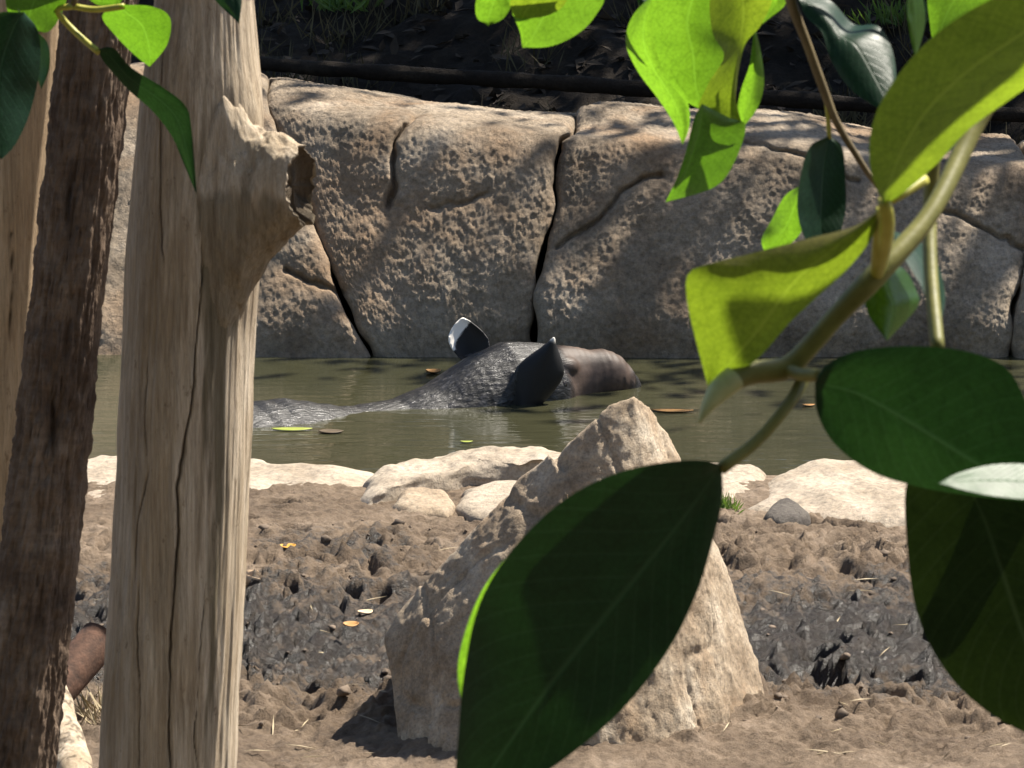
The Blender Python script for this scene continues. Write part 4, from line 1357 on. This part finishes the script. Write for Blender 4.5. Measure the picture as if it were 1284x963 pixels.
def fallen_leaf(px, py, z, lpx, wpx, ang, m, label, cat='leaf', curl=0.15, name='fallen_leaf', group=None):
    c = gnd(px, py, z)
    Y = c[1]
    L, W = lpx * Y / F_PX, wpx * Y / F_PX
    nu, nv = 14, 7
    V = np.empty((nu, nv, 3))
    for i in range(nu):
        t = -1 + 2 * i / (nu - 1)
        w = W * 0.5 * max(0.03, (1 - t * t)) ** 0.7
        for j in range(nv):
            s = -1 + 2 * j / (nv - 1)
            lx, ly = L * 0.5 * t, w * s
            V[i, j] = (c[0] + lx * math.cos(ang) - ly * math.sin(ang), c[1] + lx * math.sin(ang) + ly * math.cos(ang), c[2] + curl * L * t * t * 0.4 + curl * W * s * s * 0.5 + 0.001 * (j % 2))
    me = mesh_np(name, V.reshape(-1, 3), grid_q(nu, nv))
    md = link(name, me, m, label=label, category=cat)
    s_ = md.modifiers.new('thick', 'SOLIDIFY'); s_.thickness = 0.0008
    if group:
        md['group'] = group
    return md


def gz(px, py):
    p = gnd(px, py, 0.03)
    return float(ground_z(p[0], p[1])[0][0])


def ml(px, py, *a, **k):
    fallen_leaf(px, py, gz(px, py) + 0.006, *a, **k)


ml(360, 686, 22, 26, 0.2, 'yellow_leaf', 'bright orange-yellow fallen leaf on the wet black mud')
ml(312, 740, 26, 60, 0.9, 'tan_leaf', 'curled pale tan leaf on the mud beside the log post', curl=0.6)
ml(440, 784, 20, 30, 0.1, 'orange_leaf', 'small orange leaf lying on mud, nearest the pointed rock')
ml(458, 768, 20, 22, 0.5, 'tan_leaf', 'small pale leaf lying on mud above the orange one')
ml(1095, 752, 32, 36, 0.1, 'tan_leaf', 'dry tan leaf lying alone on the mud below the broad boulder')
fallen_leaf(366, 538, 0.002, 52, 22, 0.02, 'lime_leaf', 'long yellow-green leaf floating beside the dark brown floating leaf', curl=0.03)
fallen_leaf(415, 541, 0.002, 32, 26, -0.1, 'brown_leaf', 'dark brown leaf floating next to the yellow-green one', curl=0.05)
fallen_leaf(543, 467, 0.002, 18, 26, 0.1, 'orange_leaf', 'small orange leaf floating behind the tapir', curl=0.2)
fallen_leaf(843, 515, 0.002, 54, 20, -0.12, 'orange_leaf', 'long orange leaf floating right of the pointed rock', curl=0.05)
fallen_leaf(1014, 508, 0.002, 16, 12, 0.1, 'orange_leaf', 'tiny orange leaf floating under the large dark leaf', curl=0.1)
fallen_leaf(585, 554, 0.002, 16, 10, 0.1, 'lime_leaf', 'tiny yellow-green leaf floating in front of the tapir', curl=0.1)


def scatter_quads(name, pts, dirs, ups, lens, wids, m, curl=0.2, parent=None, **tags):
    n = len(pts)
    pts, dirs, ups = np.asarray(pts), np.asarray(dirs), np.asarray(ups)
    sd = np.cross(dirs, ups); sd /= np.linalg.norm(sd, axis=1)[:, None] + 1e-9
    L = np.asarray(lens)[:, None]; W = np.asarray(wids)[:, None]
    a = pts - dirs * L * 0.5
    b = pts + sd * W * 0.5 + ups * L * curl * 0.3
    c = pts + dirs * L * 0.5 + ups * L * curl * 0.1
    d = pts - sd * W * 0.5 + ups * L * curl * 0.3
    V = np.stack([a, b, c, d], 1).reshape(-1, 3)
    Q = np.arange(n * 4).reshape(n, 4)
    me = mesh_np(name, V, Q, False)
    return link(name, me, m, parent, **tags)


def unit(v):
    return v / (np.linalg.norm(v, axis=-1, keepdims=True) + 1e-9)


# leaf litter and dry grass on the bank behind the wall
n = 3500
x = NR.uniform(-2, 2, n); y = 9.95 + 3.2 * NR.rand(n)
P = np.column_stack([x, y, hill_z(x, y) + 0.012])
D = unit(np.column_stack([NR.normal(size=n), NR.normal(size=n), NR.normal(size=n) * 0.35]))
U = unit(np.column_stack([NR.normal(size=n) * 0.4, NR.normal(size=n) * 0.4, np.ones(n)]))
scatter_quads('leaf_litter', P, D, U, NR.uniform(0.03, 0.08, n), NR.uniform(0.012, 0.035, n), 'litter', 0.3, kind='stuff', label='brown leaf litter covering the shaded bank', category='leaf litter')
n = 5000
cx = NR.uniform(-2, 2, n // 25); cy = 10.3 + 2.8 * NR.rand(n // 25)
k = NR.randint(0, n // 25, n)
x = cx[k] + NR.normal(size=n) * 0.04; y = cy[k] + NR.normal(size=n) * 0.04
D = unit(np.column_stack([NR.normal(size=n) * 0.6, NR.normal(size=n) * 0.6, np.ones(n)]))
U = unit(np.column_stack([NR.normal(size=n), NR.normal(size=n) - 1, NR.normal(size=n) * 0.2]))
Lg = NR.uniform(0.05, 0.16, n)
P = np.column_stack([x, y, hill_z(x, y)]) + D * Lg[:, None] * 0.45
scatter_quads('bank_grass', P, D, U, Lg, NR.uniform(0.003, 0.006, n), 'dry_grass', 0.1, kind='stuff', label='dry thin grass on the shaded bank', category='grass')

for (wx0, wy0, hh, lb) in ((430, 12, 0.09, 'green weed tuft growing on the shaded bank above the wall slab'), (1130, 30, 0.10, 'green weed tuft on the shaded bank behind the branch')):
    r_ = ray(wx0, wy0)
    yy = 10.2
    while CAM_H + r_[2] / r_[1] * yy > float(hill_z(np.array([r_[0] / r_[1] * yy]), np.array([yy]))[0]) and yy < 15:
        yy += 0.02
    k_ = 120
    c_ = np.array([r_[0] / r_[1] * yy, yy, CAM_H + r_[2] / r_[1] * yy])
    D = unit(np.column_stack([NR.normal(size=k_) * 0.8, NR.normal(size=k_) * 0.8, np.ones(k_)]))
    U = unit(np.column_stack([NR.normal(size=k_), NR.normal(size=k_) - 1, np.zeros(k_)]))
    Lg = NR.uniform(0.4, 1, k_) * hh
    scatter_quads('weed_tuft', c_ + D * Lg[:, None] * 0.45 + np.column_stack([NR.normal(size=k_) * 0.05, NR.normal(size=k_) * 0.05, np.zeros(k_)]), D, U, Lg, NR.uniform(0.005, 0.012, k_), 'grass', 0.15, label=lb, category='plant', kind='stuff')

# dark log along the foot of the bank
pts = [at(200, 70, 10.55), at(330, 80, 10.5), at(500, 92, 10.42), at(700, 104, 10.4), at(960, 122, 10.4), at(1200, 140, 10.35), at(1400, 150, 10.3)]
V, Q, T = tube(pts, [0.016, 0.018, 0.02, 0.02, 0.02, 0.018, 0.016], 20, 160, rough=0.06, s=4)
me = mesh_vqt('fallen_log', V, Q, T)
attr(me, 'crack', np.zeros(len(V)))
link('fallen_log', me, 'hill_soil', label='long dark fallen log lying along the bank behind the wall', category='log')

# mud clods and straw
n = 520
px = NR.uniform(-1.1, 1.1, n); py = 5.6 + 1.55 * NR.rand(n) ** 1.1
base = np.array(ground_z(px, py)[0])
bmi = bmesh.new(); bmesh.ops.create_icosphere(bmi, subdivisions=2, radius=1.0)
ico = np.array([tuple(v.co) for v in bmi.verts]); icf = np.array([[v.index for v in f.verts] for f in bmi.faces]); bmi.free()
siz = 0.0022 + 0.010 * NR.rand(n) ** 4
ang = NR.uniform(0, 6.28, n)
O = np.broadcast_to(ico[None], (n, len(ico), 3)) * NR.uniform(0.6, 1.25, (n, 1, 3))
O = O * (1 + 0.38 * fbm(O[..., 0] * 1.6 + np.arange(n)[:, None] * 7.3, O[..., 1] * 1.6, O[..., 2] * 1.6, 2, 880))[..., None]
ca, sa = np.cos(ang)[:, None], np.sin(ang)[:, None]
Ox = O[..., 0] * ca - O[..., 1] * sa; Oy = O[..., 0] * sa + O[..., 1] * ca
V = np.stack([Ox * siz[:, None] + px[:, None], Oy * siz[:, None] + py[:, None], O[..., 2] * siz[:, None] * 0.7 + (base + siz * 0.2)[:, None]], -1).reshape(-1, 3)
Fc = (icf[None] + (np.arange(n) * len(ico))[:, None, None]).reshape(-1, 3)
link('mud_clods', mesh_np('mud_clods', V, Fc, True), 'clod', kind='stuff', label='crumbs and clods of broken mud on the ground', category='mud')
n = 110
x = NR.uniform(-0.9, 0.95, n); y = 5.5 + 1.5 * NR.rand(n) ** 1.7
P = np.column_stack([x, y, ground_z(x, y)[0] + 0.004])
D = unit(np.column_stack([NR.normal(size=n), NR.normal(size=n) * 0.7, NR.normal(size=n) * 0.12]))
U = unit(np.column_stack([NR.normal(size=n) * 0.3, NR.normal(size=n) * 0.3 - 0.3, np.ones(n)]))
scatter_quads('straw', P, D, U, NR.uniform(0.02, 0.07, n), NR.uniform(0.0015, 0.003, n), 'straw', 0.1, kind='stuff', label='loose bits of pale straw on the mud', category='straw')


def tuft(c, n, h, spread, m, label, name='grass_tuft'):
    k = n
    x = c[0] + NR.normal(size=k) * spread; y = c[1] + NR.normal(size=k) * spread
    D = unit(np.column_stack([NR.normal(size=k) * 0.7, NR.normal(size=k) * 0.7, np.ones(k)]))
    U = unit(np.column_stack([NR.normal(size=k), NR.normal(size=k) - 1, np.zeros(k)]))
    Lg = NR.uniform(0.4, 1, k) * h
    P = np.column_stack([x, y, np.full(k, c[2])]) + D * Lg[:, None] * 0.45
    scatter_quads(name, P, D, U, Lg, NR.uniform(0.002, 0.004, k), m, 0.15, label=label, category='grass')


tuft(gnd(912, 640, 0.03), 70, 0.045, 0.012, 'grass', 'small green grass tuft growing between the pale bank stones')
tuft(gnd(122, 905, 0.03), 60, 0.09, 0.02, 'straw', 'pale dry grass tuft beside the foot of the log post')

# ------------------------------------------------------------------ trees that shade the bank (their crowns stand above the picture)


def tree(x, y, h, cx, cy, cz, rx, ry, rz, n, seed, label):
    t = thing('shade_tree', (x, y, float(hill_z(np.array([x]), np.array([y]))[0]) - 0.05), label, 'tree')
    g = np.array(t.location)
    V, Q, T = tube([g, (x + 0.05, y, g[2] + h * 0.5), (x * 0.6 + cx * 0.4, y * 0.6 + cy * 0.4, cz - rz * 0.5), (cx, cy, cz + rz * 0.4)], [0.13, 0.11, 0.08, 0.03], 16, 40, rough=0.1, s=seed)
    me = mesh_vqt('trunk', V, Q, T); attr(me, 'crack', np.zeros(len(V)))
    link('trunk', me, 'dark_bark', t)
    rs = np.random.RandomState(seed)
    for k in range(6):
        a = rs.uniform(0, 6.28)
        e = np.array([cx + rx * 0.8 * math.cos(a), cy + ry * 0.8 * math.sin(a), cz + rs.uniform(-0.3, 0.5) * rz])
        s = np.array([x * 0.6 + cx * 0.4, y * 0.6 + cy * 0.4, cz - rz * 0.5])
        V, Q, T = tube([s, s * 0.5 + e * 0.5 + np.array([0, 0, 0.15]), e], [0.06, 0.04, 0.01], 8, 14)
        me = mesh_vqt('limb', V, Q, T); attr(me, 'crack', np.zeros(len(V)))
        link('limb', me, 'dark_bark', t)
    nc = 90
    cc = rs.normal(size=(nc, 3)); cc = unit(cc) * (rs.rand(nc, 1) ** 0.4)
    cc = cc * np.array([rx, ry, rz]) + np.array([cx, cy, cz])
    k = rs.randint(0, nc, n)
    P = cc[k] + rs.normal(size=(n, 3)) * np.array([0.30, 0.30, 0.2])
    D = unit(rs.normal(size=(n, 3))); U = unit(rs.normal(size=(n, 3)) + np.array([0, 0, 1.2]))
    o = scatter_quads('crown', P, D, U, rs.uniform(0.08, 0.16, n), rs.uniform(0.04, 0.07, n), 'crown_leaf', 0.2, parent=t)


tree(4.3, 13.6, 3.6, 2.4, 13.2, 4.2, 2.2, 1.7, 0.9, 20000, 3, 'broad leafy tree on the bank right of the wall')
tree(4.2, 11.3, 3.0, 2.4, 10.35, 3.25, 0.95, 0.32, 0.25, 420, 5, 'slender tree leaning over the right end of the wall')
tree(-2.6, 15.2, 3.6, -0.4, 14.4, 4.3, 2.2, 1.8, 0.9, 17000, 4, 'broad leafy tree farther up the bank')


def viewpoint_tree(x, y, cx, cy, cz, rx, ry, rz, n, seed, label):  # unseen trees behind the camera, added to darken the sky fill
    t = thing('fill_block_tree', (x, y, 0.0), label, 'tree')
    V, Q, T = tube([(x, y, -0.1), (x, y, 1.2), (x * 0.7 + cx * 0.3, y * 0.7 + cy * 0.3, 2.2), (cx, cy, cz + rz * 0.3)], [0.16, 0.13, 0.10, 0.03], 16, 40, rough=0.1, s=seed)
    me = mesh_vqt('trunk', V, Q, T); attr(me, 'crack', np.zeros(len(V)))
    link('trunk', me, 'dark_bark', t)
    rs = np.random.RandomState(seed)
    P = unit(rs.normal(size=(n, 3))) * (rs.rand(n, 1) ** 0.45) * np.array([rx, ry, rz]) + np.array([cx, cy, cz])
    P = P + 0.25 * np.column_stack([fbm(P[:, 0], P[:, 1], P[:, 2], 2, 900 + k) for k in range(3)])
    keep = (P[:, 1] < 0.9) & (P[:, 2] > 0.15) & ~((P[:, 1] > -0.6) & (P[:, 2] < 1.9) & (np.abs(P[:, 0]) < 0.8))
    P = P[keep]; n = len(P)
    D = unit(rs.normal(size=(n, 3))); U = unit(rs.normal(size=(n, 3)) + np.array([0, 0, 1.0]))
    scatter_quads('crown', P, D, U, rs.uniform(0.12, 0.2, n), rs.uniform(0.06, 0.10, n), 'crown_leaf', 0.2, parent=t)


viewpoint_tree(-2.2, -1.6, -1.5, -1.2, 2.7, 2.6, 2.2, 1.7, 9000, 21, 'unseen tree added behind the viewpoint to cut sky fill, post side')
viewpoint_tree(2.4, -1.8, 1.5, -1.3, 2.7, 2.6, 2.2, 1.7, 9000, 22, 'unseen tree added behind the viewpoint to cut sky fill, branch side')
